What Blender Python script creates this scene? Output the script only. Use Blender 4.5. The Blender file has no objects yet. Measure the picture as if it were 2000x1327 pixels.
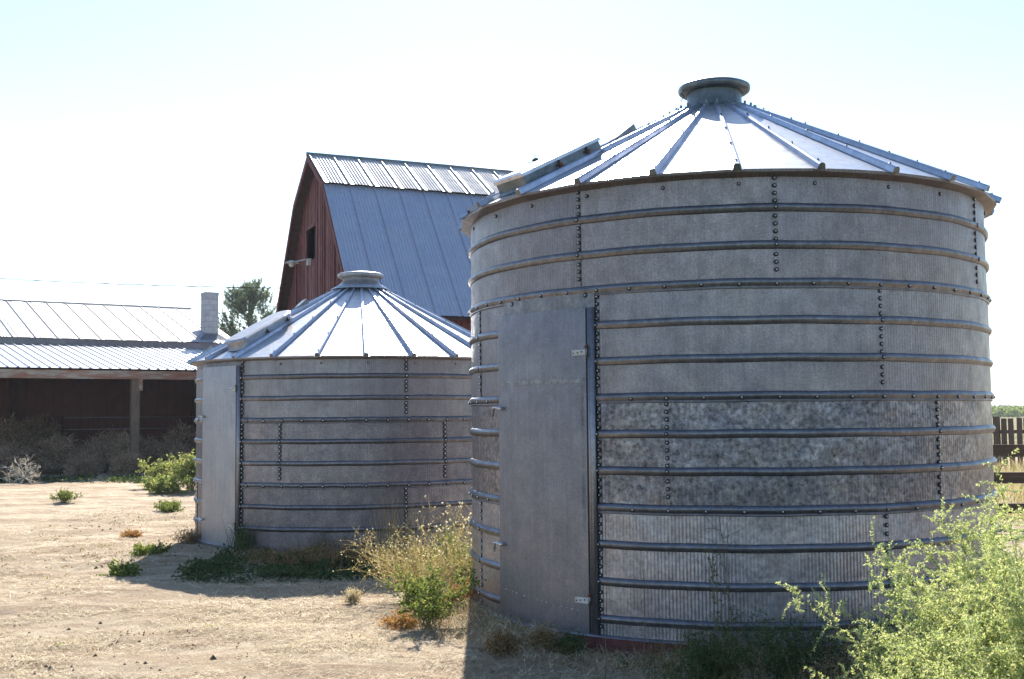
import bpy, math, random
import numpy as np
from mathutils import Matrix, Vector
R = math.radians
PI = math.pi
scn = bpy.context.scene

# ---------------------------------------------------------------- camera
F = 2174.0; PITCH = 0.0672; ROLL = -0.0087; EYE = 1.6
cd = bpy.data.cameras.new('camera'); cam = bpy.data.objects.new('camera', cd)
scn.collection.objects.link(cam); scn.camera = cam
cd.sensor_width = 22.3; cd.lens = 22.3 * F / 2000.0
cd.clip_start = 0.05; cd.clip_end = 12000
cd.dof.use_dof = True; cd.dof.focus_distance = 8.6; cd.dof.aperture_fstop = 7.1
_c, _s = math.cos(ROLL), math.sin(ROLL)
AX = Vector((1, 0, 0)); AY = Vector((0, -math.sin(PITCH), math.cos(PITCH)))
rt = AX * _c + AY * _s; up = AX * -_s + AY * _c; bk = rt.cross(up)
cam.matrix_world = Matrix(((rt.x, up.x, bk.x, 0), (rt.y, up.y, bk.y, 0), (rt.z, up.z, bk.z, EYE), (0, 0, 0, 1)))

def ray(x, y):
    a = (x - 1000) / F; b = (663.5 - y) / F
    cx = _c * a - _s * b; cy = _s * a + _c * b
    return Vector((cx, math.cos(PITCH) - cy * math.sin(PITCH), math.sin(PITCH) + cy * math.cos(PITCH)))
def at(x, y, Y):
    r = ray(x, y); p = r * (Y / r.y); p.z += EYE; return p
def ground_at(x, y):
    r = ray(x, y); p = r * (-EYE / r.z); p.z = 0; return p

# ---------------------------------------------------------------- world, sun, exposure
SUN_EL, SUN_AZ = R(40.0), R(-1.0)      # azimuth from +Y towards +X
w = bpy.data.worlds.new('World'); scn.world = w; w.use_nodes = True
nt = w.node_tree
bg = nt.nodes['Background']; bg.inputs['Strength'].default_value = 0.10
sky = nt.nodes.new('ShaderNodeTexSky'); sky.sky_type = 'NISHITA'; sky.sun_disc = False
sky.sun_elevation = SUN_EL; sky.sun_rotation = SUN_AZ
sky.altitude = 800; sky.air_density = 1.15; sky.dust_density = 0.3; sky.ozone_density = 1.0
hs = nt.nodes.new('ShaderNodeHueSaturation'); hs.inputs['Saturation'].default_value = 1.08
nt.links.new(sky.outputs[0], hs.inputs['Color']); nt.links.new(hs.outputs[0], bg.inputs[0])
ld = bpy.data.lights.new('sun', 'SUN'); ld.energy = 4.8; ld.angle = R(0.55); ld.color = (1.0, 0.94, 0.86)
sun = bpy.data.objects.new('sun', ld); scn.collection.objects.link(sun)
sd = Vector((math.sin(SUN_AZ) * math.cos(SUN_EL), math.cos(SUN_AZ) * math.cos(SUN_EL), math.sin(SUN_EL)))
sun.rotation_euler = sd.to_track_quat('Z', 'Y').to_euler(); sun.location = (0, 30, 40)
scn.view_settings.view_transform = 'Standard'; scn.view_settings.look = 'None'
scn.view_settings.exposure = 1.35; scn.view_settings.gamma = 1.0

rng = np.random.default_rng(7); random.seed(7)

# ---------------------------------------------------------------- node helpers
def mat(name):
    m = bpy.data.materials.new(name); m.use_nodes = True
    t = m.node_tree; return m, t, t.nodes['Principled BSDF']
def N(t, kind, **kw):
    n = t.nodes.new(kind)
    for k, v in kw.items():
        if k in n.inputs: n.inputs[k].default_value = v
        else: setattr(n, k, v)
    return n
def L(t, a, b): t.links.new(a, b)
def noise(t, vec, scale, detail=4, rough=.55):
    n = N(t, 'ShaderNodeTexNoise'); n.inputs['Scale'].default_value = scale
    n.inputs['Detail'].default_value = detail; n.inputs['Roughness'].default_value = rough
    L(t, vec, n.inputs['Vector']); return n.outputs[0]
def mapping(t, vec, sc):
    n = N(t, 'ShaderNodeMapping'); n.inputs['Scale'].default_value = sc; L(t, vec, n.inputs['Vector']); return n.outputs[0]
def ramp(t, fac, stops):
    n = N(t, 'ShaderNodeValToRGB'); e = n.color_ramp.elements
    while len(e) < len(stops): e.new(0.5)
    for el, (p, c) in zip(e, stops):
        el.position = p; el.color = (c[0], c[1], c[2], 1) if isinstance(c, (tuple, list)) else (c, c, c, 1)
    L(t, fac, n.inputs[0]); return n.outputs[0]
def mix(t, fac, a, b, mode='MIX'):
    n = N(t, 'ShaderNodeMix', data_type='RGBA', blend_type=mode)
    for s, v in ((0, fac), (6, a), (7, b)):
        if isinstance(v, (int, float)): n.inputs[s].default_value = v
        elif isinstance(v, (tuple, list)): n.inputs[s].default_value = (*v[:3], 1)
        else: L(t, v, n.inputs[s])
    return n.outputs[2]
def math_(t, op, a, b=None):
    n = N(t, 'ShaderNodeMath', operation=op)
    for i, v in enumerate((a, b)):
        if v is None: continue
        if isinstance(v, (int, float)): n.inputs[i].default_value = v
        else: L(t, v, n.inputs[i])
    return n.outputs[0]
def bump(t, h, strength, dist, normal=None):
    n = N(t, 'ShaderNodeBump'); n.inputs['Strength'].default_value = strength; n.inputs['Distance'].default_value = dist
    L(t, h, n.inputs['Height'])
    if normal is not None: L(t, normal, n.inputs['Normal'])
    return n.outputs[0]
def objc(t):
    return N(t, 'ShaderNodeTexCoord').outputs['Object']

def galv(name, lo=.20, hi=.40, tint=(1, 1, 1.03), spangle=45, blotch=.5, corr=0, corr_d=.0012, metal=.75, rough=(.34, .55), warm=0.0, wave=.0):
    """weathered galvanised sheet: spangle, blotches, streaks, optional fine vertical corrugation"""
    m, t, b = mat(name); o = objc(t)
    sp = noise(t, o, spangle, 5, .7); bl = noise(t, o, 6.5, 8, .75); st = noise(t, mapping(t, o, (14, 14, .7)), 2.2, 5, .6)
    big = noise(t, mapping(t, o, (1, 1, 2.2)), .9, 3, .5)
    c1 = ramp(t, sp, [(.32, lo), (.68, hi)])
    c2 = ramp(t, bl, [(.36, 1 - .55 * blotch), (.62, 1 + .25 * blotch)])
    c = mix(t, 1.0, c1, c2, 'MULTIPLY')
    c = mix(t, .32, c, ramp(t, st, [(.3, .62), (.7, 1.18)]), 'MULTIPLY')
    oi = N(t, 'ShaderNodeObjectInfo')
    c = mix(t, 1.0, c, ramp(t, oi.outputs['Random'], [(0, (.68, .70, .76)), (.5, (.80, .80, .83)), (1, (.93, .93, .95))]), 'MULTIPLY')
    c = mix(t, .5, c, ramp(t, big, [(.3, (.86, .88, .95)), (.7, (1.06, 1.02, .96))]), 'MULTIPLY')
    c = mix(t, 1.0, c, tint, 'MULTIPLY')
    # small pale scratches / droppings
    vz = N(t, 'ShaderNodeTexVoronoi'); vz.inputs['Scale'].default_value = 2.6
    wob = mapping(t, o, (2.4, 2.4, 1.0)); L(t, wob, vz.inputs['Vector'])
    sc = ramp(t, vz.outputs['Distance'], [(.018, 1.0), (.034, 0.0)])
    sc = mix(t, 1.0, sc, ramp(t, noise(t, o, 9, 3), [(.48, 0.0), (.55, 1.0)]), 'MULTIPLY')
    c = mix(t, sc, c, (.6, .58, .54))
    L(t, c, b.inputs['Base Color'])
    b.inputs['Metallic'].default_value = metal
    L(t, ramp(t, bl, [(.3, rough[1]), (.7, rough[0])]), b.inputs['Roughness'])
    nrm = bump(t, noise(t, mapping(t, o, (1, 1, 1)), 2.6, 3, .5), .35, .02 + wave)
    nrm = bump(t, sp, .18, .0015, nrm)
    if corr:
        s = N(t, 'ShaderNodeSeparateXYZ'); L(t, o, s.inputs[0])
        a = math_(t, 'ARCTAN2', s.outputs[1], s.outputs[0])
        h = math_(t, 'SINE', math_(t, 'MULTIPLY', a, float(corr)))
        nrm = bump(t, h, 1.0, corr_d, nrm)
    L(t, nrm, b.inputs['Normal'])
    return m

def plain(name, col, rough=.6, metal=0.0, var=.25, scale=12, bd=.002):
    m, t, b = mat(name); o = objc(t)
    n = noise(t, o, scale, 5, .65)
    L(t, ramp(t, n, [(.3, tuple(x * (1 - var) for x in col)), (.7, tuple(min(1, x * (1 + var)) for x in col))]), b.inputs['Base Color'])
    b.inputs['Roughness'].default_value = rough; b.inputs['Metallic'].default_value = metal
    L(t, bump(t, n, .5, bd), b.inputs['Normal'])
    return m

def leafmat(name, stops, trans=.45, rough=.6):
    m, t, b = mat(name)
    g = N(t, 'ShaderNodeNewGeometry'); c = ramp(t, g.outputs['Random Per Island'], stops)
    out = t.nodes['Material Output']
    L(t, c, b.inputs['Base Color']); b.inputs['Roughness'].default_value = rough
    b.inputs['Specular IOR Level'].default_value = .25
    tr = N(t, 'ShaderNodeBsdfTranslucent'); L(t, mix(t, 1.0, c, (1.25, 1.2, .8), 'MULTIPLY'), tr.inputs['Color'])
    ms = N(t, 'ShaderNodeMixShader'); ms.inputs[0].default_value = trans
    L(t, b.outputs[0], ms.inputs[1]); L(t, tr.outputs[0], ms.inputs[2]); L(t, ms.outputs[0], out.inputs['Surface'])
    return m

def wood(name, stops, axis=(14, 14, .8), rough=.85, scale=3, bd=.004):
    m, t, b = mat(name); o = objc(t)
    n = noise(t, mapping(t, o, axis), scale, 6, .65); n2 = noise(t, o, 1.3, 4)
    c = ramp(t, n, stops)
    c = mix(t, .5, c, ramp(t, n2, [(.3, .6), (.7, 1.2)]), 'MULTIPLY')
    g = N(t, 'ShaderNodeNewGeometry')
    c = mix(t, .6, c, ramp(t, g.outputs['Random Per Island'], [(0, .6), (1, 1.25)]), 'MULTIPLY')
    L(t, c, b.inputs['Base Color']); b.inputs['Roughness'].default_value = rough
    L(t, bump(t, n, .6, bd), b.inputs['Normal'])
    return m

# ---------------------------------------------------------------- mesh helpers
def link(o, parent=None):
    scn.collection.objects.link(o)
    if parent is not None: o.parent = parent
    return o
def thing(name, label, cat, loc=(0, 0, 0), group=None, rz=0.0):
    o = bpy.data.objects.new(name, None); link(o); o.location = loc; o.rotation_euler = (0, 0, rz)
    o.empty_display_size = .2
    return tag(o, label, cat, group)
def tag(o, label, cat, group=None):
    o['label'] = label; o['category'] = cat
    if group: o['group'] = group
    return o
def setting(o, kind='structure'):
    o['kind'] = kind; return o

class MB:
    def __init__(s): s.v = []; s.f = []; s.m = []; s.sm = []; s.n = 0
    def add(s, vs, fs, mi=0, smooth=False):
        s.v += [tuple(p) for p in vs]; s.f += [tuple(i + s.n for i in q) for q in fs]
        s.m += [mi] * len(fs); s.sm += [smooth] * len(fs); s.n += len(vs); return s
    def box(s, c, h, mi=0, M=None):
        """centre, half sizes, optional 3x3 matrix for orientation"""
        vs = []
        for k in range(8):
            p = Vector(((1 if k & 1 else -1) * h[0], (1 if k & 2 else -1) * h[1], (1 if k & 4 else -1) * h[2]))
            if M is not None: p = M @ p
            vs.append(p + Vector(c))
        return s.add(vs, [(0, 2, 3, 1), (4, 5, 7, 6), (0, 1, 5, 4), (2, 6, 7, 3), (0, 4, 6, 2), (1, 3, 7, 5)], mi)
    def grid(s, P, mi=0, smooth=True, closed=False):
        """P: rows x cols of points"""
        r, c = len(P), len(P[0]); vs = [p for row in P for p in row]; fs = []
        for i in range(r - 1):
            for j in range(c if closed else c - 1):
                k = (j + 1) % c
                fs.append((i * c + j, i * c + k, (i + 1) * c + k, (i + 1) * c + j))
        return s.add(vs, fs, mi, smooth)
    def tube(s, pts, rad, sides=6, mi=0, smooth=True):
        pts = [Vector(p) for p in pts]; rows = []
        for i, p in enumerate(pts):
            d = (pts[min(i + 1, len(pts) - 1)] - pts[max(i - 1, 0)])
            if d.length < 1e-9: d = Vector((0, 0, 1))
            d.normalize(); a = Vector((0, 0, 1)) if abs(d.z) < .9 else Vector((1, 0, 0))
            u = d.cross(a).normalized(); v = d.cross(u)
            r = rad[i] if isinstance(rad, (list, tuple, np.ndarray)) else rad
            rows.append([p + u * math.cos(2 * PI * k / sides) * r + v * math.sin(2 * PI * k / sides) * r for k in range(sides)])
        s.grid(rows, mi, smooth, True)
        n = s.n - len(pts) * sides
        s.f += [tuple(n + k for k in range(sides))[::-1], tuple(n + (len(pts) - 1) * sides + k for k in range(sides))]
        s.m += [mi] * 2; s.sm += [False] * 2
        return s
    def lathe(s, prof, seg=48, mi=0, smooth=True, c=(0, 0)):
        rows = [[(c[0] + r * math.cos(2 * PI * k / seg), c[1] + r * math.sin(2 * PI * k / seg), z) for k in range(seg)] for r, z in prof]
        return s.grid(rows, mi, smooth, True)
    def prism(s, poly, d, mi=0):
        """poly: list of 3D points, extruded by vector d"""
        n = len(poly); a = [Vector(p) for p in poly]; b = [p + Vector(d) for p in a]
        return s.add(a + b, [tuple(range(n))[::-1], tuple(range(n, 2 * n))] + [(i, (i + 1) % n, n + (i + 1) % n, n + i) for i in range(n)], mi)
    def build(s, name, mats, parent=None):
        me = bpy.data.meshes.new(name); me.from_pydata(s.v, [], s.f)
        for m in (mats if isinstance(mats, (list, tuple)) else [mats]): me.materials.append(m)
        me.polygons.foreach_set('material_index', s.m); me.polygons.foreach_set('use_smooth', s.sm)
        me.validate(); me.update()
        return link(bpy.data.objects.new(name, me), parent)

def quads(name, V, mats, parent=None, mi=None, k=4):
    """V: (n,k,3) numpy array of separate faces -> fast mesh"""
    n = len(V); me = bpy.data.meshes.new(name)
    me.vertices.add(n * k); me.vertices.foreach_set('co', np.ascontiguousarray(V, dtype=np.float32).ravel())
    me.loops.add(n * k); me.loops.foreach_set('vertex_index', np.arange(n * k, dtype=np.int32))
    me.polygons.add(n); me.polygons.foreach_set('loop_start', np.arange(n, dtype=np.int32) * k)
    me.polygons.foreach_set('loop_total', np.full(n, k, dtype=np.int32))
    for m in (mats if isinstance(mats, (list, tuple)) else [mats]): me.materials.append(m)
    if mi is not None: me.polygons.foreach_set('material_index', np.asarray(mi, dtype=np.int32))
    me.update(calc_edges=True)
    return link(bpy.data.objects.new(name, me), parent)

def unit(a): return a / np.maximum(np.linalg.norm(a, axis=-1, keepdims=True), 1e-9)
def leaves(P, D, ln, wd, fold=.0):
    """diamond leaves at points P along directions D (n,3)"""
    n = len(P); ln = np.broadcast_to(np.asarray(ln, float).reshape(-1, 1), (n, 1)); wd = np.broadcast_to(np.asarray(wd, float).reshape(-1, 1), (n, 1))
    D = unit(D); S = unit(np.cross(D, rng.normal(size=(n, 3))))
    mid = P + D * ln * .45
    return np.stack([P, mid + S * wd, P + D * ln, mid - S * wd], 1)
def ribbons(paths, wid):
    """paths (n,m,3) -> tapered flat ribbon quads, each segment"""
    n, m, _ = paths.shape
    T = unit(paths[:, -1] - paths[:, 0]); S = unit(np.cross(T, rng.normal(size=(n, 3))))[:, None, :]
    tt = np.linspace(1, .15, m)[None, :, None]; wv = np.asarray(wid, float).reshape(-1, 1, 1) * tt
    a = paths + S * wv; b = paths - S * wv
    return np.stack([a[:, :-1], b[:, :-1], b[:, 1:], a[:, 1:]], 2).reshape(-1, 4, 3)
def blades(base, h, lean, wid, seg=4, droop=.6):
    """curved grass blades rising from base points"""
    n = len(base); a = rng.uniform(0, 2 * PI, n); h = np.asarray(h).reshape(-1) * np.ones(n); ln = np.asarray(lean).reshape(-1) * np.ones(n)
    t = np.linspace(0, 1, seg + 1)[None, :]
    out = (ln * h)[:, None] * t ** 1.7
    z = h[:, None] * (t - droop * ln[:, None] * t ** 2.4 * .5)
    P = np.stack([base[:, 0:1] + np.cos(a)[:, None] * out, base[:, 1:2] + np.sin(a)[:, None] * out, base[:, 2:3] + z], 2)
    return ribbons(P, wid)

# ---------------------------------------------------------------- ground
def vnoise(x, y, seed):
    g = np.random.default_rng(seed).uniform(-1, 1, (256, 256))
    xi = np.floor(x).astype(int); yi = np.floor(y).astype(int); fx = x - xi; fy = y - yi
    fx = fx * fx * (3 - 2 * fx); fy = fy * fy * (3 - 2 * fy)
    a = g[xi % 256, yi % 256]; b = g[(xi + 1) % 256, yi % 256]; c = g[xi % 256, (yi + 1) % 256]; d = g[(xi + 1) % 256, (yi + 1) % 256]
    return (a * (1 - fx) + b * fx) * (1 - fy) + (c * (1 - fx) + d * fx) * fy
def gheight(x, y):
    x = np.asarray(x, float); y = np.asarray(y, float)
    near = np.clip((60 - np.hypot(x, y)) / 30, 0, 1)
    rut = sum(np.exp(-((x + 4.6 + 1.1 * np.sin((y - 7) * .22) + o_) / .16) ** 2) for o_ in (-.8, .8)) * np.clip((y - 5) / 4, 0, 1)
    h = -.028 * rut * (.7 + .5 * vnoise(x * 2, y * 2, 66)) + .035 * vnoise(x * .45 + 9, y * .6, 1) + .018 * vnoise(x * 1.7, y * 1.9, 2) + .011 * vnoise(x * 5, y * 5, 3) + .006 * vnoise(x * 13, y * 13, 4) + .003 * vnoise(x * 29, y * 29, 5)
    # wheel ruts that swing across the yard
    for cx_, cy_, hgt in ((1.784, 9.555, .085), (-2.051, 15.044, .03)):
        d = np.hypot(x - cx_, y - cy_) - 2.13; a = np.degrees(np.arctan2(y - cy_, x - cx_))
        gap = np.clip((np.abs(a + 116) - 9) / 7, 0, 1) if cx_ > 0 else 1.0
        h = h + (hgt * gap * (1 + .35 * vnoise(x * 3, y * 3, 8)) - (1 - gap) * .035) * np.clip(1 - d / .42, 0, 1) ** 1.2 * (d > -.3)
    return h * near
xs = np.concatenate([-np.geomspace(5000, 18, 22), np.arange(-16, 9, .055), np.geomspace(9.2, 5000, 24)])
ys = np.concatenate([-np.geomspace(5000, 3, 20), np.arange(-1, 4.5, .5), np.arange(4.6, 16, .05), np.arange(16, 31, .12), np.geomspace(31.5, 6000, 40)])
GX, GY = np.meshgrid(xs, ys); GZ = gheight(GX, GY)
V = np.stack([GX, GY, GZ], 2).reshape(-1, 3); nx, ny = len(xs), len(ys)
i = np.arange(nx * ny).reshape(ny, nx)
Fq = np.stack([i[:-1, :-1], i[:-1, 1:], i[1:, 1:], i[1:, :-1]], 2).reshape(-1, 4)
me = bpy.data.meshes.new('ground'); me.vertices.add(len(V)); me.vertices.foreach_set('co', V.astype(np.float32).ravel())
me.loops.add(Fq.size); me.loops.foreach_set('vertex_index', Fq.astype(np.int32).ravel())
me.polygons.add(len(Fq)); me.polygons.foreach_set('loop_start', np.arange(len(Fq), dtype=np.int32) * 4); me.polygons.foreach_set('loop_total', np.full(len(Fq), 4, dtype=np.int32))
me.polygons.foreach_set('use_smooth', np.ones(len(Fq), dtype=bool)); me.update(calc_edges=True)
m, t, b = mat('dry dirt with straw'); o = objc(t)
n1 = noise(t, mapping(t, o, (.5, 1.3, 1)), 1.0, 5, .6); n2 = noise(t, o, 7, 6, .7); n3 = noise(t, o, 60, 5, .75)
n4 = noise(t, mapping(t, o, (1.0, 2.4, 1)), .55, 4, .55); n5 = noise(t, mapping(t, o, (60, 16, 30)), 2.5, 4, .7)
dirt = ramp(t, n3, [(.3, (.30, .22, .155)), (.7, (.62, .50, .38))])
straw = ramp(t, n5, [(.3, (.38, .30, .20)), (.5, (.66, .55, .40)), (.72, (.88, .79, .64))])
c = mix(t, ramp(t, n2, [(.38, 0.0), (.58, 1.0)]), dirt, straw)
n6 = noise(t, mapping(t, o, (.8, 3.2, 1)), 1.4, 7, .72)
c = mix(t, ramp(t, n1, [(.44, 0.0), (.57, .9)]), c, ramp(t, n3, [(.3, (.30, .225, .15)), (.7, (.50, .39, .28))]))
c = mix(t, ramp(t, n6, [(.51, 0.0), (.62, .9)]), c, ramp(t, n3, [(.3, (.24, .165, .11)), (.7, (.44, .33, .235))]))
c = mix(t, ramp(t, noise(t, mapping(t, o, (1, 2, 1)), 26, 3, .6), [(.66, 0.0), (.70, .8)]), c, (.10, .065, .045))
c = mix(t, .8, c, ramp(t, n4, [(.32, (.86, .81, .74)), (.68, (1.14, 1.14, 1.10))]), 'MULTIPLY')
L(t, c, b.inputs['Base Color']); b.inputs['Roughness'].default_value = .95; b.inputs['Specular IOR Level'].default_value = .15
# olive field far off; unseen dark grass added behind camera to darken wall reflections
sxy = N(t, 'ShaderNodeSeparateXYZ'); L(t, o, sxy.inputs[0])
edge = math_(t, 'ADD', sxy.outputs[1], math_(t, 'MULTIPLY', n2, 1.6))
far_ = math_(t, 'MULTIPLY', math_(t, 'SUBTRACT', sxy.outputs[1], 34.0), .06)
c = mix(t, ramp(t, far_, [(0, 0.0), (1, 1.0)]), c, ramp(t, noise(t, o, .35, 5), [(.35, (.10, .10, .04)), (.65, (.30, .24, .11))]))
unseen_grass = ramp(t, n2, [(.35, (.035, .05, .018)), (.65, (.09, .10, .04))])
c = mix(t, ramp(t, math_(t, 'MULTIPLY', math_(t, 'SUBTRACT', edge, 5.7), -.6), [(0, 0.0), (1, 1.0)]), c, unseen_grass)
L(t, c, b.inputs['Base Color'])
nr = bump(t, n3, 1.0, .03); nr = bump(t, n5, .8, .012, nr); nr = bump(t, n2, .7, .03, nr); L(t, nr, b.inputs['Normal'])
me.materials.append(m); ground = link(bpy.data.objects.new('ground', me)); setting(ground)

# ---------------------------------------------------------------- materials
M_top = galv('galvanised sheet warm fine speckle', .17, .33, (1.13, .985, .97), 85, .22, 546, .0009)
M_two = galv('galvanised sheet fine ribbed', .18, .34, (1.07, .98, 1.01), 90, .25, 546, .0011)
M_three = galv('galvanised sheet blotched', .08, .44, (1.02, .975, 1.06), 30, .6, 546, .0010, rough=(.22, .5), metal=.85, wave=.04)
M_four = galv('galvanised sheet glossy ribbed', .24, .50, (1.0, .98, 1.08), 34, .35, 546, .0015, rough=(.30, .46), metal=.8, wave=.05)
M_small = galv('galvanised sheet pale', .25, .40, (1.05, .99, 1.0), 75, .25, 546, .0009)
M_small2 = galv('galvanised sheet grey speckle', .15, .33, (1.04, .975, 1.03), 60, .4, 546, .0006)
M_bead = galv('galvanised bead', .17, .28, (1.0, .98, 1.03), 30, .4, metal=.8, rough=(.34, .5))
M_strip = galv('chalky door strip', .22, .42, (1, 1, 1), 30, .9, metal=.3, rough=(.6, .7))
M_door = galv('dull galvanised door', .22, .34, (1.0, .98, 1.05), 90, .25, metal=.6, rough=(.42, .6))
M_door2 = galv('scuffed door edge', .16, .30, (1.0, .98, 1.04), 60, .6, metal=.5, rough=(.45, .65))
M_doors = galv('pale galvanised door', .36, .46, (.98, .99, 1.05), 90, .12, metal=.6, rough=(.42, .6))
M_pale = plain('chalky oxidised zinc', (.5, .5, .49), .7, .3)
M_dark = plain('dark sealing washer and gap shade', (.012, .012, .014), .7)
M_bolt = plain('zinc bolt head', (.55, .55, .57), .3, .9)
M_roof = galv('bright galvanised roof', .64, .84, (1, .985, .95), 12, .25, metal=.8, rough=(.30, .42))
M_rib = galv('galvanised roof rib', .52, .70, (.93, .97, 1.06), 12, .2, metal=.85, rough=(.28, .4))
M_cap = galv('weathered cap metal', .16, .28, (.9, 1.0, 1.02), 10, .4, metal=.7, rough=(.35, .5))
M_caps = galv('grey cap metal', .36, .50, (1, 1, 1.02), 10, .3, metal=.7, rough=(.35, .5))
M_rust = plain('rust', (.16, .055, .03), .9, .1, .5, 30)
M_red = plain('faded red painted beam', (.11, .032, .028), .8, 0, .5, 20)
M_black = plain('black iron', (.02, .02, .02), .6, .5)

# ---------------------------------------------------------------- grain bins
RB = 2.13
def cyl(r, a, z): return (r * math.cos(R(a)), r * math.sin(R(a)), z)
def arc(a0, a1, step=1.0):
    n = max(2, int(math.ceil(abs(a1 - a0) / step)) + 1); return [a0 + (a1 - a0) * k / (n - 1) for k in range(n)]
def bolt(mb, a, z, r, s=1.0):
    """dark washer and a domed head pointing outwards"""
    o = Vector(cyl(r, a, z)); n = Vector(cyl(1, a, 0)); tg = Vector((-n.y, n.x, 0)); up_ = Vector((0, 0, 1))
    def ringp(rad, off, k=8): return [o + n * off + (tg * math.cos(2 * PI * i / k) + up_ * math.sin(2 * PI * i / k)) * rad for i in range(k)]
    mb.grid([ringp(.0145 * s, -.004), ringp(.0145 * s, .003), ringp(.006 * s, .0045)], 1, False, True)
    mb.grid([ringp(.0065 * s, .004), ringp(.0062 * s, .009), ringp(.003 * s, .0125), ringp(.0001, .013)], 2, True, True)
BEAD = [(-.002, .030), (.004, .028), (.014, .021), (.021, .010), (.022, 0.0), (.019, -.010), (.013, -.019), (.011, -.023), (.004, -.028), (-.002, -.030)]
def norm_span(a0, a1):   # returns a1 > a0
    while a1 < a0: a1 += 360
    return a0, a1

def grain_bin(name, label, X, Y, zeave, rings, seam_every, z_eave_wall, door, doorz, courses, mats, roofmats, hatch_c, ribs0, steps, capz, hinge_z, latch_z, deep, capmats, group):
    root = thing(name, label, 'grain bin', (X, Y, 0), group)
    dl, dr = door                                    # door angle limits (left, right)
    # wall panels, one mesh each
    for ci, (ztop, zbot, seams, m_) in enumerate(courses):
        hasdoor = zbot < doorz[1] - .1
        if hasdoor:
            cuts = [dr] + [s_ for s_ in seams] + [dl + 360]
        else:
            cuts = list(seams) + [seams[0] + 360]
        for k in range(len(cuts) - 1):
            a0, a1 = cuts[k], cuts[k + 1]
            off = .0015 * (k % 2)
            mb = MB()
            ext = .7 if not (hasdoor and k == len(cuts) - 2) else 0
            aa = arc(a0, a1 + ext)
            zz = [ztop + .0, ztop - .12, (ztop + zbot) / 2, zbot + .05, zbot]
            rr = RB + off + .002 * ((len(courses) - ci) % 2)
            rows = [[cyl(rr + (.0025 if j > len(aa) - 2 and ext else 0) + .0015 * math.sin(3.1 * R(a_) * 7 + ci * 2 + i_), a_, z_) for j, a_ in enumerate(aa)] for i_, z_ in enumerate(zz)]
            mb.grid([list(r_) for r_ in rows], 0, True)
            # a turned lap edge so the seam reads
            aL = a1 + ext
            if ext: mb.add([cyl(rr + .0005, aL, ztop), cyl(rr + .0045, aL, ztop), cyl(rr + .0045, aL, zbot), cyl(rr + .0005, aL, zbot)], [(0, 1, 2, 3)])
            # vertical bolt seam at the start of this sheet
            spots = []
            n = 13
            for q in range(1, 15):
                z_ = ztop - .0 - q * (ztop - zbot) / 15.0
                if min(abs(z_ - rz) for rz in rings) > .034: spots.append((a0 + .35 if not (hasdoor and k == 0) else a0 + .45, z_))
            for rz in rings:
                if zbot + .05 < rz < ztop - .05: spots.append((a0 + .35 + (.0 if k else .0), rz))
            sp2 = [(a_, z_) for a_, z_ in spots if min(abs(z_ - rz) for rz in rings) > .02]
            onr = [(a_, z_) for a_, z_ in spots if min(abs(z_ - rz) for rz in rings) <= .02]
            bs = 1.12 if zeave > 2.6 else 1.75
            for a_, z_ in sp2: bolt(mb, a_, z_, RB + .006, bs)
            for a_, z_ in onr: bolt(mb, a_, z_, RB + .024, bs)
            if ci == 0:
                for j in range(25):
                    ab = a0 + ((ribs0 + .8 + j * 14.4 - a0) % 360)
                    if ab < a1 - .5: bolt(mb, ab + random.uniform(-1, 1), zeave - .085, RB + .003)
            mb.build('wall_panel', [m_[k % len(m_)] if isinstance(m_, (list, tuple)) else m_, M_dark, M_bolt], root)
    # beads
    for k, rz in enumerate(rings):
        cut = rz < doorz[1] + .02 or (rz < doorz[1] + .05)
        seam = (k % 3 == 2 and k < 11)
        a0, a1 = (dr + .25, dl + 360 - .4) if rz < doorz[1] else (0, 360)
        prof = list(BEAD)
        if seam: prof = prof[:-1] + [(.008, -.030), (.0075, -.040), (.004, -.042), (-.002, -.042)]
        aa = arc(a0, a1, 1.0); mb = MB()
        rows = [[cyl(RB + .004 + dr_, a_, rz + dz_ + .0015 * math.sin(a_ * .31 + k)) for a_ in aa] for dr_, dz_ in prof]
        mb.grid(rows, 0, True)
        if a1 - a0 < 359:
            for e in (0, -1):
                vs = [rows[j][e] for j in range(len(rows))]; mb.add(vs, [tuple(range(len(vs)))])
        if seam:
          for a_, z_ in [(ribs0 + .1 + j * 6.667, rz - .009) for j in range(54) if (a1 - a0 > 359 or not (dl - 1 < ((ribs0 + .1 + j * 6.667 + 180) % 360) - 180 < dr + 1))]: bolt(mb, a_, z_ + random.uniform(-.002, .002), RB + .022, 1.15 if zeave > 2.6 else 1.6)
        mb.build('ring', [M_bead, M_dark, M_bolt], root)
    # door header panel
    if zeave - doorz[1] > .5:
        mb = MB(); aa = arc(dl + .3, dr + .1)
        mb.grid([[cyl(RB - .002, a_, z_) for a_ in arc(dl - 1, dr + 1)] for z_ in (doorz[1] + .16, doorz[1] - .06)], 0, True)
        mb.grid([[cyl(RB + .016, a_, z_) for a_ in aa] for z_ in (doorz[1] + .13, doorz[1] + .06, doorz[1] - .05)], 0, True)
        bolt(mb, dl + 3.2, doorz[1] + .085, RB + .016, 1.3); bolt(mb, dr - 1.9, doorz[1] + .09, RB + .016, 1.3); mb.build('door_header', [M_bead, M_dark, M_bolt], root)
    else:
        mb = MB(); aa = arc(dl, dr)
        mb.grid([[cyl(RB + .006, a_, z_) for a_ in aa] for z_ in (zeave - .01, doorz[1] - .05)], 0, True)
        mb.build('door_header', M_bead, root)
    # door (curved sheet with turned edges)
    m_door = M_door if zeave > 2.6 else M_doors
    mb = MB(); aa = arc(dl - 1.4, dr - 1.6)
    zz = [doorz[1], doorz[1] - .015, (doorz[0] + doorz[1]) / 2, doorz[0] + .01, doorz[0]]
    ro = RB + .035
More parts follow.
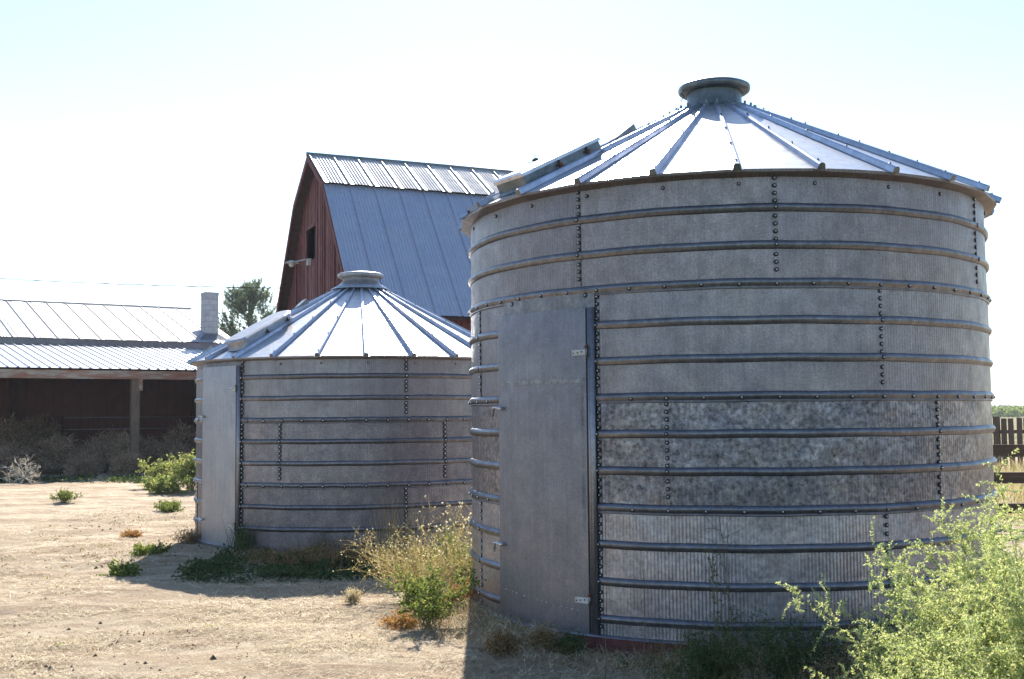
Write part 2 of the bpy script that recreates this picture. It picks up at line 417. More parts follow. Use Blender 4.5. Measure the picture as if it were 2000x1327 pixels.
    rows = [[cyl(ro - .002 * (i_ in (0, 4)) + .002 * math.sin(R(a_) * 31), a_, z_) for a_ in aa] for i_, z_ in enumerate(zz)]
    mb.grid(rows, 0, True)
    for e in (0, -1):
        mb.add([rows[0][e], rows[-1][e], cyl(RB + .003, aa[e], doorz[0]), cyl(RB + .003, aa[e], doorz[1])], [(0, 1, 2, 3)])
    mb.grid([rows[0], [cyl(RB + .003, a_, doorz[1]) for a_ in aa]], 0, False)
    if zeave > 2.6:
        for j in range(17):
            if random.random() < .8: bolt(mb, dl + 1 + j * 1.25, .30 - j * .004, ro + .001, .25 + .22 * random.random())
    dm = mb.build('door', [m_door, M_pale, M_pale], root)
    if zeave > 2.6:
        mb = MB(); bb = arc(dl - .6, dr - 2.0)
        mb.grid([[cyl(ro + .003, a_, z_ + .0015 * math.sin(a_ * 5.1 + z_ * 90)) for a_ in bb] for z_ in (1.848, 1.816)], 0, True)
        mb.build('stiffener', M_strip, dm)
        mb = MB(); bb = arc(dr - 2.75, dr - 2.2)
        mb.grid([[cyl(ro + .0025, a_, z_) for a_ in bb] for z_ in (1.81, .75)], 0, True); mb.build('edge_strip', M_door2, dm)
    # door post: two upright half-rounds on the hinge side, then a dark strip coloured as the gap's shade
    for q, (a_, rad_, rr_) in enumerate(((dr - 1.05, .016, RB + .022), (dr - .35, .020, RB + .026))):
        mb = MB(); mb.tube([cyl(rr_, a_, doorz[0]), cyl(rr_, a_, doorz[1] - .0)], rad_, 10)
        mb.build('door_post', M_small, root)
    mb = MB(); mb.box(cyl(RB + .014, dr - 1.6, (doorz[0] + doorz[1]) / 2), (.012, .006, (doorz[1] - doorz[0]) / 2 - .002), 0, Matrix.Rotation(R(dr), 3, 'Z')); mb.build('gap_shade', M_dark, root)
    # hinges
    for hz in hinge_z:
        Mz = Matrix.Rotation(R(dr - 3), 3, 'Z')
        mb = MB(); mb.box(cyl(ro + .006, dr - 3.1, hz), (.003, .055, .02), 0, Mz)
        mb.tube([cyl(ro + .012, dr - 1.3, hz - .035), cyl(ro + .012, dr - 1.3, hz + .045)], .010, 8, 1)
        mb.tube([cyl(ro + .012, dr - 1.3, hz + .03), cyl(ro + .012, dr - 1.3, hz + .05)], .013, 8, 2)
        for j in (-1, 0, 1): mb.box(cyl(ro + .010, dr - 3.3 + j * .9, hz + .005 * j), (.003, .005, .005), 2, Mz)
        mb.build('hinge', [M_pale, M_bead, M_rust], dm)
    for hz in latch_z:
        mb = MB(); ax_ = dl + .1
        mb.tube([cyl(ro, ax_ + .5, hz), cyl(ro + .05, ax_ + .3, hz)], .012, 8)
        mb.tube([cyl(ro + .02, ax_ + .6, hz), cyl(ro + .035, ax_ - .8, hz + .003), cyl(ro + .045, ax_ - 2.0, hz + .006)], [.016, .010, .008], 8)
        mb.tube([cyl(ro + .05, ax_ - 1.0, hz + .005), cyl(ro + .055, ax_ - 1.3, hz - .03), cyl(ro + .052, ax_ - 1.6, hz - .055)], .0025, 5, 1)
        mb.tube([cyl(ro + .05, ax_ - 1.0, hz + .005), cyl(ro + .055, ax_ - .9, hz - .03), cyl(ro + .052, ax_ - 1.2, hz - .06)], .0025, 5, 1)
        mb.build('latch', [M_bolt, M_black], dm)
    # footing
    mb = MB(); mb.lathe([(RB - .1, .085), (RB + .055, .085), (RB + .06, .075)], 90, 1); mb.lathe([(RB + .052, .0742), (RB + .05, -.1)], 90, 0)
    if deep: mb.build('base_ring', [M_red, M_bead], root)
    else: mb.build('base_ring', [M_bead, M_bead], root)
    # roof: 25 flat panels, each with its own rib
    slope = .51 if zeave > 2.6 else .525
    def rp(r, a, dz=0.0): return Vector(cyl(r, a, zeave + (2.22 - r) * slope + dz))
    for j in range(25):
        a0 = ribs0 + j * 14.4; a1 = a0 + 14.4
        mb = MB(); P = []
        rs_ = [.24, .5, 1.0, 1.5, 2.0, 2.225]
        for r_ in rs_:
            A, B = rp(r_, a0), rp(r_, a1); mid = (A + B) / 2; mid.z += .004 * math.sin(r_ * 3 + j)
            P.append([A, mid, B])
        mb.grid(P, 0, True)
        A, B = rp(2.225, a0), rp(2.225, a1); d = Vector((0, 0, -.019))
        inn = Vector(cyl(-.004, (a0 + a1) / 2, 0))
        mb.add([A, B, B + d + inn, A + d + inn], [(0, 1, 2, 3)], 1)
        mb.add([A + d, B + d, Vector(cyl(RB - .01, a1, A.z - .045)), Vector(cyl(RB - .01, a0, A.z - .045))], [(0, 1, 2, 3)], 1)
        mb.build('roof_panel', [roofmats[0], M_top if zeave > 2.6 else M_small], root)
        # rib
        n = Vector(cyl(slope, a0, 1.0)).normalized(); tg = Vector((-math.sin(R(a0)), math.cos(R(a0)), 0))
        mb = MB(); rows = []
        for r_, w_, h_ in ((.30, .018, .026), (1.2, .022, .034), (2.245, .027, .044)):
            o_ = rp(r_, a0)
            rows.append([o_ + tg * (w_ * c_) + n * (h_ * s_) for c_, s_ in ((-1.5, .0), (-1.05, .03), (-.8, .75), (-.45, 1.0), (.45, 1.0), (.8, .75), (1.05, .03), (1.5, 0))])
        mb.grid(rows, 0, False)
        mb.add(rows[-1][1:7], [(0, 1, 2, 3, 4, 5)], 1)
        mb.add(rows[0][1:7], [(5, 4, 3, 2, 1, 0)], 1)
        for r_ in (2.17, 1.72, 1.27, .82, .45):
            o_ = rp(r_, a0) + n * (.045 - .012 * (2.2 - r_) / 2)
            mb.box(o_, (.007, .007, .007), 1)
        # upturned tab at the collar
        o_ = rp(.335, a0) + n * .03
        mb.box(o_ + Vector((0, 0, .004)), (.008, .007, .016), 1, Matrix.Rotation(R(a0), 3, 'Z'))
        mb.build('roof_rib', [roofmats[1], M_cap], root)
    # collar, neck and cap
    zl = capz[0]; zr = capz[1]
    zb = zeave + (2.22 - .36) * slope
    mb = MB()
    if zeave > 2.6: mb.lathe([(.345, zb + .0), (.30, zb + .035), (.25, zb + .055), (.235, zb + .07), (.235, zr + .02)], 48)
    else: mb.lathe([(.40, zb + .022), (.40, zb + .030), (.30, zb + .085), (.25, zb + .13), (.235, zb + .15), (.235, zr + .02)], 48)
    mb.build('collar', capmats[0], root)
    mb = MB(); mb.lathe([(.24, zr - .012), (.29, zr - .006), (.305, zr + .004), (.312, zr + .022), (.308, zr + .045), (.29, zr + .055), (.2, zr + (zl - zr) * .8), (.1, zl - .004), (.001, zl)], 48)
    mb.build('cap', capmats[1], root)
    mb = MB()
    pa = -162 if zeave > 2.6 else -25
    mb.tube([cyl(.30, pa, zr), cyl(.315, pa, zr - .03), cyl(.30, pa + 3, zr - .06), cyl(.33, pa + 3, zr - .10)], .004, 5)
    mb.build('chain', M_black, root)
    # roof hatch: splayed curb, lid, two hasps
    ah, r0, r1, hh, rnd = hatch_c
    n = Vector(cyl(slope, ah, 1.0)).normalized(); tg = Vector((-math.sin(R(ah)), math.cos(R(ah)), 0)); dn = (rp(2.2, ah) - rp(1.0, ah)).normalized()
    c0 = rp((r0 + r1) / 2, ah); hl = (r1 - r0) / 2 * 1.139
    def hp_(u, v, k): return c0 + dn * u + tg * v + n * k
    def outline(sl, sw, k):
        pts = []
        if rnd:
            for q in range(9): th = PI / 2 + PI * q / 8; pts.append((-hl + sw + math.cos(th) * sw * 1.0 - (sl - 1) * hl, math.sin(th) * sw))
            for q in range(9): th = -PI / 2 + PI * q / 8; pts.append((hl - sw * .5 + math.cos(th) * sw * .5 + (sl - 1) * hl, math.sin(th) * sw))
        else:
            pts = [(-hl * sl, sw), (-hl * sl, -sw), (hl * sl, -sw), (hl * sl, sw)]
        return [hp_(u, v, k) for u, v in pts]
    hw = .19
    mb = MB(); mb.grid([outline(1.04, hw + .02, .002), outline(1.0, hw, .02), outline(1.0, hw, hh)], 0, rnd, True)
    ht = mb.build('hatch', capmats[0], root)
    mb = MB(); A = outline(1.03, hw + .012, hh - .02); B = outline(1.03, hw + .012, hh + .006)
    C_ = outline(.96, hw - .02, hh + .02)
    mb.grid([A, B, C_], 0, False, True); mb.add(C_, [tuple(range(len(C_)))])
    mb.build('hatch_lid', roofmats[1] if not rnd else M_caps, ht)
    for u in (-.62, .12):
        mb = MB()
        mb.box(hp_(hl * u, hw + .005, hh * .5), (.03, .004, .016), 1)
        mb.box(hp_(hl * u, hw + .008, hh * .6), (.007, .007, hh * .22), 0)
        mb.box(hp_(hl * u + .02, hw + .010, hh * .5), (.018, .006, .005), 0)
        mb.build('hasp', [M_black, M_rust], ht)
    # climbing steps on the panel beyond the hatch
    for (as_, r_, ww, ll, th) in steps:
        n = Vector(cyl(slope, as_, 1.0)).normalized(); tg = Vector((-math.sin(R(as_)), math.cos(R(as_)), 0)); dn = (rp(2.2, as_) - rp(1.0, as_)).normalized()
        o_ = rp(r_, as_)
        mb = MB(); A = [o_ + dn * u + tg * v + n * k for u, v, k in ((-ll, -ww, .07), (-ll, ww, .07), (ll, ww, .03), (ll, -ww, .03))]
        mb.prism(A, n * .008)
        for v in (-ww, ww): mb.prism([o_ + dn * u + tg * v + n * k for u, k in ((-ll, 0), (-ll, .07), (ll, .03), (ll, 0))], tg * .004)
        mb.build('roof_step', M_cap if th else M_doors, root)
    return root

Z = EYE
bigr = [Z + 1.377 - .253 * k for k in range(12)]
cb = [(Z + 1.63, bigr[2] - .02, [-128, -90.5, -38.4, 14, 66, 118, 175], [M_top]),
      (bigr[2] + .0, bigr[5] - .02, [-70.5, -17, 37, 91, 145, 196.8], [M_two]),
      (bigr[5] + .0, bigr[8] - .02, [-110.7, -57.0, -3, 51, 105, 159], [M_three]),
      (bigr[8] + .0, .08, [-70.6, -17, 37, 91, 145, 196.8], [M_four])]
grain_bin('grain_bin', 'tall large galvanised grain bin at right with a narrow hinged door and twelve rings', 1.784, 9.555, Z + 1.627, bigr, 3, 0,
          (-149.3, -124.2), (.07, Z + .745), cb, None, (M_roof, M_rib), (-147.4, 1.38, 2.08, .115, False), -97.0,
          [(-169, 2.06, .12, .13, 0), (-157, .90, .07, .10, 1)], (Z + 2.90, Z + 2.785), (Z + .43, .31), (Z + .045, .63), True, (M_cap, M_cap), 'round metal grain bins')
smr = [Z + .4645 - .253 * k for k in range(9)]
cs = [(Z + .70, smr[2] - .02, [-68.2, -14, 40, 94, 148], [M_small]),
      (smr[2] + .0, smr[5] - .02, [-108.5, -54.8, -1, 53, 107, 161], [M_small2]),
      (smr[5] + .0, .02, [-68.4, -14, 40, 94, 148, 204.6], [M_small2])]
grain_bin('grain_bin', 'short smaller grain bin between shed and tall bin, pale door up to its eave', -2.051, 15.044, Z + .70, smr, 3, 0,
          (-144.4, -123.4), (-.02, Z + .61), cs, None, (M_roof, M_rib), (-130.9, 1.20, 2.02, .11, True), -80.6,
          [(-165, 2.0, .12, .10, 0), (-155, .80, .12, .07, 1)], (Z + 1.955, Z + 1.868), (Z + .33, .3), (Z + .005, .35), False, (M_caps, M_caps), 'round metal grain bins')

# ---------------------------------------------------------------- buildings
def frame(O, az):
    """local frame: u along the ridge (away to the right), v across, z up"""
    u = Vector((math.sin(az), math.cos(az), 0)); w_ = Vector((math.cos(az), -math.sin(az), 0))   # w_ towards the viewer
    return lambda a, b, z: Vector(O) + u * a + w_ * b + Vector((0, 0, z)), u, w_
def roof_profile(kind, length, start=0.0):
    """height profile of corrugated sheet along the ridge direction -> list of (s, h)"""
    out = []; s = 0.0
    if kind == 'sheet':
        W_ = .68
        base = [(0, .0), (.006, .034), (.026, .034), (.032, .0)]
        while s < length:
            out += [(s + a, h) for a, h in base]
            k = 9; x0 = .075; dx = (W_ - .09) / (k * 2)
            out += [(s + .14 + i * .043, .02 if i % 2 else 0.0) for i in range(11)]
            s += W_
    else:
        W_ = .27
        while s < length:
            out += [(s, 0), (s + .006, .04), (s + .034, .04), (s + .042, 0), (s + .15, .0)]
            s += W_
    out = [(a, h) for a, h in out if a < length] + [(length, 0)]
    return [(a + start, h) for a, h in out]
def corr_roof(P0, P1, prof, nrm, thick=.03, mi=0, smooth=False):
    """P0(s), P1(s): top and bottom points"""
    mb = MB(); n = Vector(nrm).normalized()
    mb.grid([[P0(s) + n * h for s, h in prof], [P1(s) + n * h for s, h in prof]], mi, smooth)
    return mb
M_shroof = galv('old corrugated roof', .40, .52, (1, .98, .95), 6, .25, metal=.45, rough=(.46, .58))
M_lean = galv('newer ribbed roof', .62, .74, (.98, 1, 1.03), 4, .1, metal=.65, rough=(.36, .46))
M_barnroof = galv('barn roof steel', .54, .60, (.94, .96, 1.05), 3, .05, metal=.7, rough=(.38, .46))
M_redwood = wood('weathered red barn boards', [(.3, (.05, .012, .012)), (.5, (.13, .030, .028)), (.62, (.20, .065, .055)), (.70, (.34, .25, .22))])
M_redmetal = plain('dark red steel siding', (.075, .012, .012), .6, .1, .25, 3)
M_greywood = wood('weathered grey wood', [(.3, (.09, .065, .045)), (.7, (.22, .17, .125))])
M_fascia = wood('weathered fascia with flaked red paint', [(.3, (.28, .10, .06)), (.47, (.34, .2, .15)), (.55, (.42, .37, .32)), (.8, (.5, .46, .42))], axis=(.9, .9, 6), scale=1.2)
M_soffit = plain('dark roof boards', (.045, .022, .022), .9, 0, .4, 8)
M_block = None
m, t, b = mat('grey block chimney'); o = objc(t)
bk_ = N(t, 'ShaderNodeTexBrick'); bk_.inputs['Scale'].default_value = 1.0
bk_.inputs['Brick Width'].default_value = .4; bk_.inputs['Row Height'].default_value = .2; bk_.inputs['Mortar Size'].default_value = .012
bk_.inputs['Color1'].default_value = (.40, .395, .40, 1); bk_.inputs['Color2'].default_value = (.33, .325, .33, 1); bk_.inputs['Mortar'].default_value = (.27, .265, .27, 1)
cmb = N(t, 'ShaderNodeCombineXYZ'); sx_ = N(t, 'ShaderNodeSeparateXYZ'); L(t, o, sx_.inputs[0])
L(t, math_(t, 'ADD', sx_.outputs[0], sx_.outputs[1]), cmb.inputs[0]); L(t, sx_.outputs[2], cmb.inputs[1])
L(t, cmb.outputs[0], bk_.inputs['Vector']); L(t, mix(t, .4, bk_.outputs[0], ramp(t, noise(t, o, 5), [(.3, .7), (.7, 1.2)]), 'MULTIPLY'), b.inputs['Base Color'])
b.inputs['Roughness'].default_value = .9; M_block = m

# ---- shed
SA = .9771
S, su, sw = frame((-16.356, 41.52, 0), SA)
hr, hu, wu, hl, wl = Z + 4.276, Z + 2.598, 5.276, Z + 1.396, 10.965
def solve_s(px, w_, h_):
    lo, hi = -30., 40.
    for _ in range(60):
        mid = (lo + hi) / 2; p = S(mid, w_, h_) - Vector((0, 0, EYE))
        d = p.y * math.cos(PITCH) + p.z * math.sin(PITCH)
        if 1000 + F * p.x / d < px: lo = mid
        else: hi = mid
    return lo
s_end = solve_s(374, 0, hr); s0 = s_end - 27.2
shed = thing('pole_shed', 'long low open fronted pole shed with ribbed metal roof and dark red walls', 'shed', S(s_end, 5, 0))
shed_inv = Vector(S(s_end, 5, 0))
def sbuild(mb, name, mats):
    o_ = mb.build(name, mats, shed)
    o_.location = -shed_inv
    return o_
ln = s_end - s0
nU = Vector(sw * (hr - hu) + Vector((0, 0, wu))).normalized()
mb = corr_roof(lambda s: S(s, 0, hr), lambda s: S(s, wu + .12, hu), roof_profile('sheet', ln, s0), nU)
sbuild(mb, 'upper_roof', M_shroof)
mb = MB(); mb.add([S(s0, 0, hr), S(s_end, 0, hr), S(s_end, -wu, hu), S(s0, -wu, hu)], [(0, 1, 2, 3)]); sbuild(mb, 'rear_roof', M_shroof)
mb = MB(); mb.tube([S(s0, 0, hr + .02), S(s_end, 0, hr + .02)], .05, 6); sbuild(mb, 'ridge_cap', M_shroof)
s_le = s_end + 3.2
mb = MB(); mb.box(S((s0 + s_end) / 2, wu + .02, hu - .11), (ln / 2, .02, .10), 0, Matrix.Rotation(PI / 2 - SA, 3, 'Z')); sbuild(mb, 'flashing', M_bead)
nL = Vector(sw * (hu - .22 - hl) + Vector((0, 0, wl - wu))).normalized()
mb = corr_roof(lambda s: S(s, wu + .05, hu - .22), lambda s: S(s, wl + .1, hl), roof_profile('rib', s_le - s0, s0), nL)
sbuild(mb, 'lean_to_roof', M_lean)
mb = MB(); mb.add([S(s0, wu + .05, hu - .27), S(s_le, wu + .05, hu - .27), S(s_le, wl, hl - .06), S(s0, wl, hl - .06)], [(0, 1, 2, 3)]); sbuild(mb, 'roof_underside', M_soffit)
mb = MB(); mb.box(S((s0 + s_le) / 2, wl - .02, hl - .17), ((s_le - s0) / 2, .03, .12), 0, Matrix.Rotation(PI / 2 - SA, 3, 'Z')); sbuild(mb, 'fascia', M_fascia)
# back wall of the lean-to: ribbed dark red steel
mb = MB(); pr_ = []
s = s0
while s < s_le: pr_ += [(s, 0), (s + .02, .02), (s + .05, .02), (s + .07, 0)]; s += .28
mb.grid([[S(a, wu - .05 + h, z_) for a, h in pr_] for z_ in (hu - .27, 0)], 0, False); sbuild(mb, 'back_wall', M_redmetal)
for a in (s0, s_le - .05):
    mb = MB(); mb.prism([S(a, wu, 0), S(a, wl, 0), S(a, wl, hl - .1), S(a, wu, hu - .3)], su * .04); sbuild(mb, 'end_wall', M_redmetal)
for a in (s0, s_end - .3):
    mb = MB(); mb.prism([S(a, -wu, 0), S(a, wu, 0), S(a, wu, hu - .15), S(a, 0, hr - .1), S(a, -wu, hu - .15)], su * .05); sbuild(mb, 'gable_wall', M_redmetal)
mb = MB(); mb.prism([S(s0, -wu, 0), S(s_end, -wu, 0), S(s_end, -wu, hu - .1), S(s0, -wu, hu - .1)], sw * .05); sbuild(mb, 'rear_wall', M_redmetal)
sp_ = solve_s(265, wl - .1, hl)
Ms = Matrix.Rotation(PI / 2 - SA, 3, 'Z')
for a in (sp_ - 11.6, sp_ - 5.8, sp_, sp_ + 5.8):
    if s0 < a < s_le:
        mb = MB(); mb.box(S(a, wl - .16, (hl - .29) / 2), (.11, .11, (hl - .29) / 2), 0, Ms); mb.box(S(a + .13, wl - .16, hl - .45), (.05, .13, .17), 1, Ms)
        sbuild(mb, 'post', [M_greywood, M_fascia])
# exposed ends of rafters/purlins inside
for b_ in (6.8, 8.2, 9.6):
    hz = hu - .3 + (hl - hu + .22) * (b_ - wu) / (wl - wu) - .1
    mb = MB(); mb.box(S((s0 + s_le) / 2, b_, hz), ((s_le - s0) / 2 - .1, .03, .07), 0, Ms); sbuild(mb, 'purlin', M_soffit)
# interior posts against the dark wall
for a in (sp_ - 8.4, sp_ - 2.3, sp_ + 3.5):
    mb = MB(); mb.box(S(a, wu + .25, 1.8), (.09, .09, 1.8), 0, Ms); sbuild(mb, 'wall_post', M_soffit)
# chimney
pc = S(solve_s(409, wu - .75, hu + .3) , wu - .75, 0)
ch = thing('chimney', 'square grey block chimney standing on the shed roof beside the pine', 'chimney', (pc.x, pc.y, 0))
mb = MB(); mb.box((0, 0, Z + 2.2), (.24, .24, 2.15), 0, Ms); mb.build('stack', M_block, ch)
mb = MB(); mb.box((0, 0, Z + 4.40), (.252, .252, .055), 0, Ms); mb.build('coping', M_block, ch)
mb = MB()
b4 = lambda h_, z0: [Ms @ Vector((x_, y_, 0)) + Vector((0, 0, z0 - (Ms @ Vector((x_, y_, 0))).dot(sw) * .318)) for x_, y_ in ((-h_, -h_), (h_, -h_), (h_, h_), (-h_, h_))]
mb.grid([b4(.55, Z + 2.86), b4(.245, Z + 3.05)], 0, False, True); mb.build('flashing', M_bead, ch)
# pipe rails of a pen inside the shed
for k, zz in enumerate((1.55, 1.25)):
    pass
pen = thing('pipe_gate', 'thin grey pipe rails of a pen inside the dark shed behind the post', 'gate', S(sp_ + 1, 7.2, 0))
mb = MB(); q0 = S(sp_ + 1, 7.2, 0)
for zz in (1.62, 1.25):
    mb = MB(); mb.tube([S(sp_ - 1.2, 7.2, zz) - q0, S(sp_ + 4.6, 7.2, zz) - q0], .018, 6); mb.build('rail', M_bead, pen)
for a in (-1.2, 4.6):
    mb = MB(); mb.tube([S(sp_ + a, 7.2, 0) - q0, S(sp_ + a, 7.2, 1.65) - q0], .025, 6); mb.build('upright', M_black, pen)

# ---- barn
BA = 1.151
B_, bu, bw = frame((-5.527, 30.0, 0), BA)
bb, be, bhr, bhb, bhe = 1.642, 4.495, Z + 7.141, Z + 6.06, Z + 2.39
BL = 15.0
barn = thing('barn', 'old red gambrel roofed barn with metal roof standing behind the grain bins', 'barn', tuple(B_(0, 0, 0)))
B0 = B_(0, 0, 0)
def bbuild(mb, name, mats, parent=None):
    o_ = mb.build(name, mats, parent or barn)
    if parent is None: o_.location = -B0
    return o_
for sgn in (1, -1):
    nU = Vector(bw * (sgn * (bhr - bhb)) + Vector((0, 0, bb))).normalized()
    mb = corr_roof(lambda s: B_(s, 0, bhr), lambda s: B_(s, sgn * (bb + .06), bhb - .02), roof_profile('sheet', BL, 0), nU)
    bbuild(mb, 'upper_roof', M_shroof)
    nU = Vector(bw * (sgn * (bhb - bhe)) + Vector((0, 0, be - bb))).normalized()
    mb = corr_roof(lambda s: B_(s, sgn * bb, bhb - .05), lambda s: B_(s, sgn * (be + .02), bhe), roof_profile('sheet', BL, 0), nU)
    bbuild(mb, 'lower_roof', M_barnroof)
    # underside sheathing and rake board
    mb = MB(); e = .05
    mb.add([B_(.02, 0, bhr - .09), B_(BL, 0, bhr - .09), B_(BL, sgn * bb, bhb - .12), B_(.02, sgn * bb, bhb - .12), B_(BL, sgn * be, bhe - .08), B_(.02, sgn * be, bhe - .08)], [(0, 1, 2, 3), (3, 2, 4, 5)])
    bbuild(mb, 'roof_underside', M_soffit)
    mb = MB()
    for (p, q) in (((0, bhr), (bb, bhb)), ((bb, bhb), (be, bhe))):
        a_, b__ = B_(-.03, sgn * p[0], p[1] - .015), B_(-.03, sgn * q[0], q[1] - .02)
        mb.prism([a_, b__, b__ + Vector((0, 0, -.17)), a_ + Vector((0, 0, -.17))], bu * .045)
    bbuild(mb, 'rake_board', M_redwood)
mb = MB(); mb.tube([B_(-.05, 0, bhr + .0), B_(BL, 0, bhr + .0)], .06, 6); bbuild(mb, 'ridge_cap', M_cap)
# gable wall of vertical boards with battens
GO = .30
def gtop(v):
    v = abs(v)
    return (bhr - (bhr - bhb) * v / bb if v < bb else bhb - (bhb - bhe) * (v - bb) / (be - bb)) - .1
mb = MB(); v = -4.35; wn = (-1.4, -.45, Z + 4.35, Z + 5.25)       # window: v0, v1, z0, z1
while v < 4.3:
    w_ = random.uniform(.17, .24); g_ = random.uniform(.004, .02); dep = random.uniform(0, .025)
    z1a, z1b = gtop(v), gtop(v + w_)
    def brd(zb0, zt0, zt1): mb.prism([B_(GO - dep, v, zb0), B_(GO - dep, v + w_ - g_, zb0), B_(GO - dep, v + w_ - g_, zt1), B_(GO - dep, v, zt0)], bu * .025)
    if v + w_ > wn[0] + .05 and v < wn[1] - .05: brd(0, wn[2], wn[2]); brd(wn[3], z1a, z1b)
    else: brd(0, z1a, z1b)
    if random.random() < .75 and not (v + w_ > wn[0] and v < wn[1]):
        mb.prism([B_(GO - dep - .02, v + w_ - .025, 0), B_(GO - dep - .02, v + w_ + .02, 0), B_(GO - dep - .02, v + w_ + .02, gtop(v + w_)), B_(GO - dep - .02, v + w_ - .025, gtop(v + w_))], bu * .02)
    v += w_
bbuild(mb, 'gable_wall', M_redwood)
for sgn in (1, -1):
    mb = MB(); s = GO
    while s < BL - .3:
        w_ = random.uniform(.2, .28); mb.prism([B_(s, sgn * (be - .35), 0), B_(s + w_ - .01, sgn * (be - .35), 0), B_(s + w_ - .01, sgn * (be - .35), bhe + .1), B_(s, sgn * (be - .35), bhe + .1)], bw * (-sgn * .02)); s += w_
    bbuild(mb, 'side_wall', M_redwood)
mb = MB(); mb.prism([B_(BL - .4, -4.1, 0), B_(BL - .4, 4.1, 0), B_(BL - .4, 4.1, bhe), B_(BL - .4, bb, bhb - .2), B_(BL - .4, 0, bhr - .2), B_(BL - .4, -bb, bhb - .2), B_(BL - .4, -4.1, bhe)], bu * .03); bbuild(mb, 'rear_wall', M_redwood)
mb = MB(); mb.prism([B_(GO + .25, wn[0] - .1, wn[2] - .1), B_(GO + .25, wn[1] + .1, wn[2] - .1), B_(GO + .25, wn[1] + .1, wn[3] + .1), B_(GO + .25, wn[0] - .1, wn[3] + .1)], bu * .01)
mb.prism([B_(GO - .03, wn[0] - .03, wn[3]), B_(GO - .03, wn[1] + .05, wn[3]), B_(GO - .03, wn[1] + .05, wn[3] + .09), B_(GO - .03, wn[0] - .03, wn[3] + .09)], bu * .04, 1)
mb.prism([B_(GO - .02, wn[0] - .03, wn[2]), B_(GO - .02, wn[0] + .02, wn[2]), B_(GO - .02, wn[0] + .02, wn[3]), B_(GO - .02, wn[0] - .03, wn[3])], bu * .04, 1)
bbuild(mb, 'window', [M_soffit, M_redwood])
# lamp on the gable
pl = B_(GO - .06, -.85, Z + 4.30)
lamp = thing('barn_lamp', 'grey metal yard lamp on a short arm fixed below the barn gable window', 'lamp', tuple(pl))
mb = MB(); mb.tube([(0, 0, 0), tuple(-bu * .10 + Vector((0, 0, .07))), tuple(-bu * .40 + Vector((0, 0, -.03)))], .025, 8); mb.box((0, 0, 0), (.05, .07, .09), 0, Matrix.Rotation(PI / 2 - BA, 3, 'Z')); mb.build('arm', M_pale, lamp)
q = -bu * .48
mb = MB(); mb.lathe([(.03, .02), (.09, .0), (.17, -.04), (.20, -.06), (.19, -.065)], 20, c=(q.x, q.y)); mb.build('lamp_shade', M_pale, lamp)
mb = MB(); mb.lathe([(.08, -.05), (.08, -.13), (.04, -.16), (.001, -.165)], 16, c=(q.x, q.y)); mb.build('lens', plain('cloudy lamp lens', (.5, .5, .46), .3), lamp)
# weather vane on the barn ridge
def solve_b(px):
    lo, hi = 0., 30.
    for _ in range(60):
        mid = (lo + hi) / 2; p = B_(mid, 0, bhr) - Vector((0, 0, EYE)); d = p.y * math.cos(PITCH) + p.z * math.sin(PITCH)
        if 1000 + F * p.x / d < px: lo = mid
        else: hi = mid
    return lo
pv = B_(solve_b(1048), 0, bhr)
vane = thing('weather_vane', 'small dark weather vane on the barn ridge, just above the hatch of the tall bin', 'weather vane', tuple(pv))
mb = MB(); mb.tube([(0, 0, -.1), (0, 0, .62)], .012, 6); mb.build('rod', M_black, vane)
mb = MB(); mb.tube([(-.22, 0, .36), (.22, .05, .40)], .010, 5); mb.tube([(0, -.2, .34), (0, .2, .34)], .010, 5)
mb.prism([(-.10, 0, .40), (.02, 0, .38), (.12, 0, .46), (.05, 0, .50), (-.06, 0, .47)], (0, .02, 0)); mb.build('pointer', M_black, vane)

# utility cable
pa, pb = at(-180, 533, 36), at(552, 563, 31.5)
mb = MB(); pts = []
for k in range(33):
    q = k / 32; p = pa.lerp(pb, q); p.z -= .35 * 4 * q * (1 - q) * .25; pts.append(p)
mb.tube(pts, .011, 5)
pts2 = [p + Vector((0, .0, .014 * math.sin(i_ * 2.2))) for i_, p in enumerate(pts)]
mb.tube(pts2, .008, 5)
tag(mb.build('utility_cable', M_black), 'thin dark overhead service cable running left from the barn gable', 'cable')

# ---------------------------------------------------------------- fences on the right
M_picket = wood('brown weathered fence wood', [(.3, (.045, .030, .022)), (.7, (.13, .09, .065))])
M_rail = wood('dark stained rail wood', [(.3, (.035, .022, .015)), (.7, (.10, .065, .04))], axis=(.8, 14, 14))
pf = thing('picket_fence', 'brown vertical board picket fence behind the dry grass at right', 'fence', (13.5, 31, 0))
xk = -4.5
for k in range(34):
    mb = MB(); w_ = .075; h_ = 1.40 + random.uniform(-.03, .03)
    if k % 7 == 6: xk += .10
    mb.box((xk + random.uniform(-.01, .01), 0, h_ / 2), (w_, .012, h_ / 2), 0, Matrix.Rotation(random.uniform(-.015, .015), 3, 'Y'))
    mb.build('picket', M_picket, pf); xk += .15 + random.uniform(.02, .07)
for zz in (.35, 1.0):
    mb = MB(); mb.box((0, .05, zz), (5, .025, .05)); mb.build('rail', M_picket, pf)
for k in range(5):
    mb = MB(); mb.box((-4.4 + 2.2 * k, .12, .7), (.06, .06, .7)); mb.build('post', M_picket, pf)
rf = thing('rail_fence', 'dark three rail wooden fence just behind the tall bin at right', 'fence', (7.6, 15.2, 0))
for zz, hh in ((1.055, .075), (.68, .075), (.27, .065)):
    mb = MB(); mb.box((0, 0, zz), (2.6, .03, hh), 0, Matrix.Rotation(.004, 3, 'Y')); mb.build('rail', M_rail, rf)
for x_ in (-2.5, 0.35, 2.5):
    mb = MB(); mb.tube([(x_, .09, 0), (x_, .09, 1.25)], .07, 8); mb.build('post', M_rail, rf)

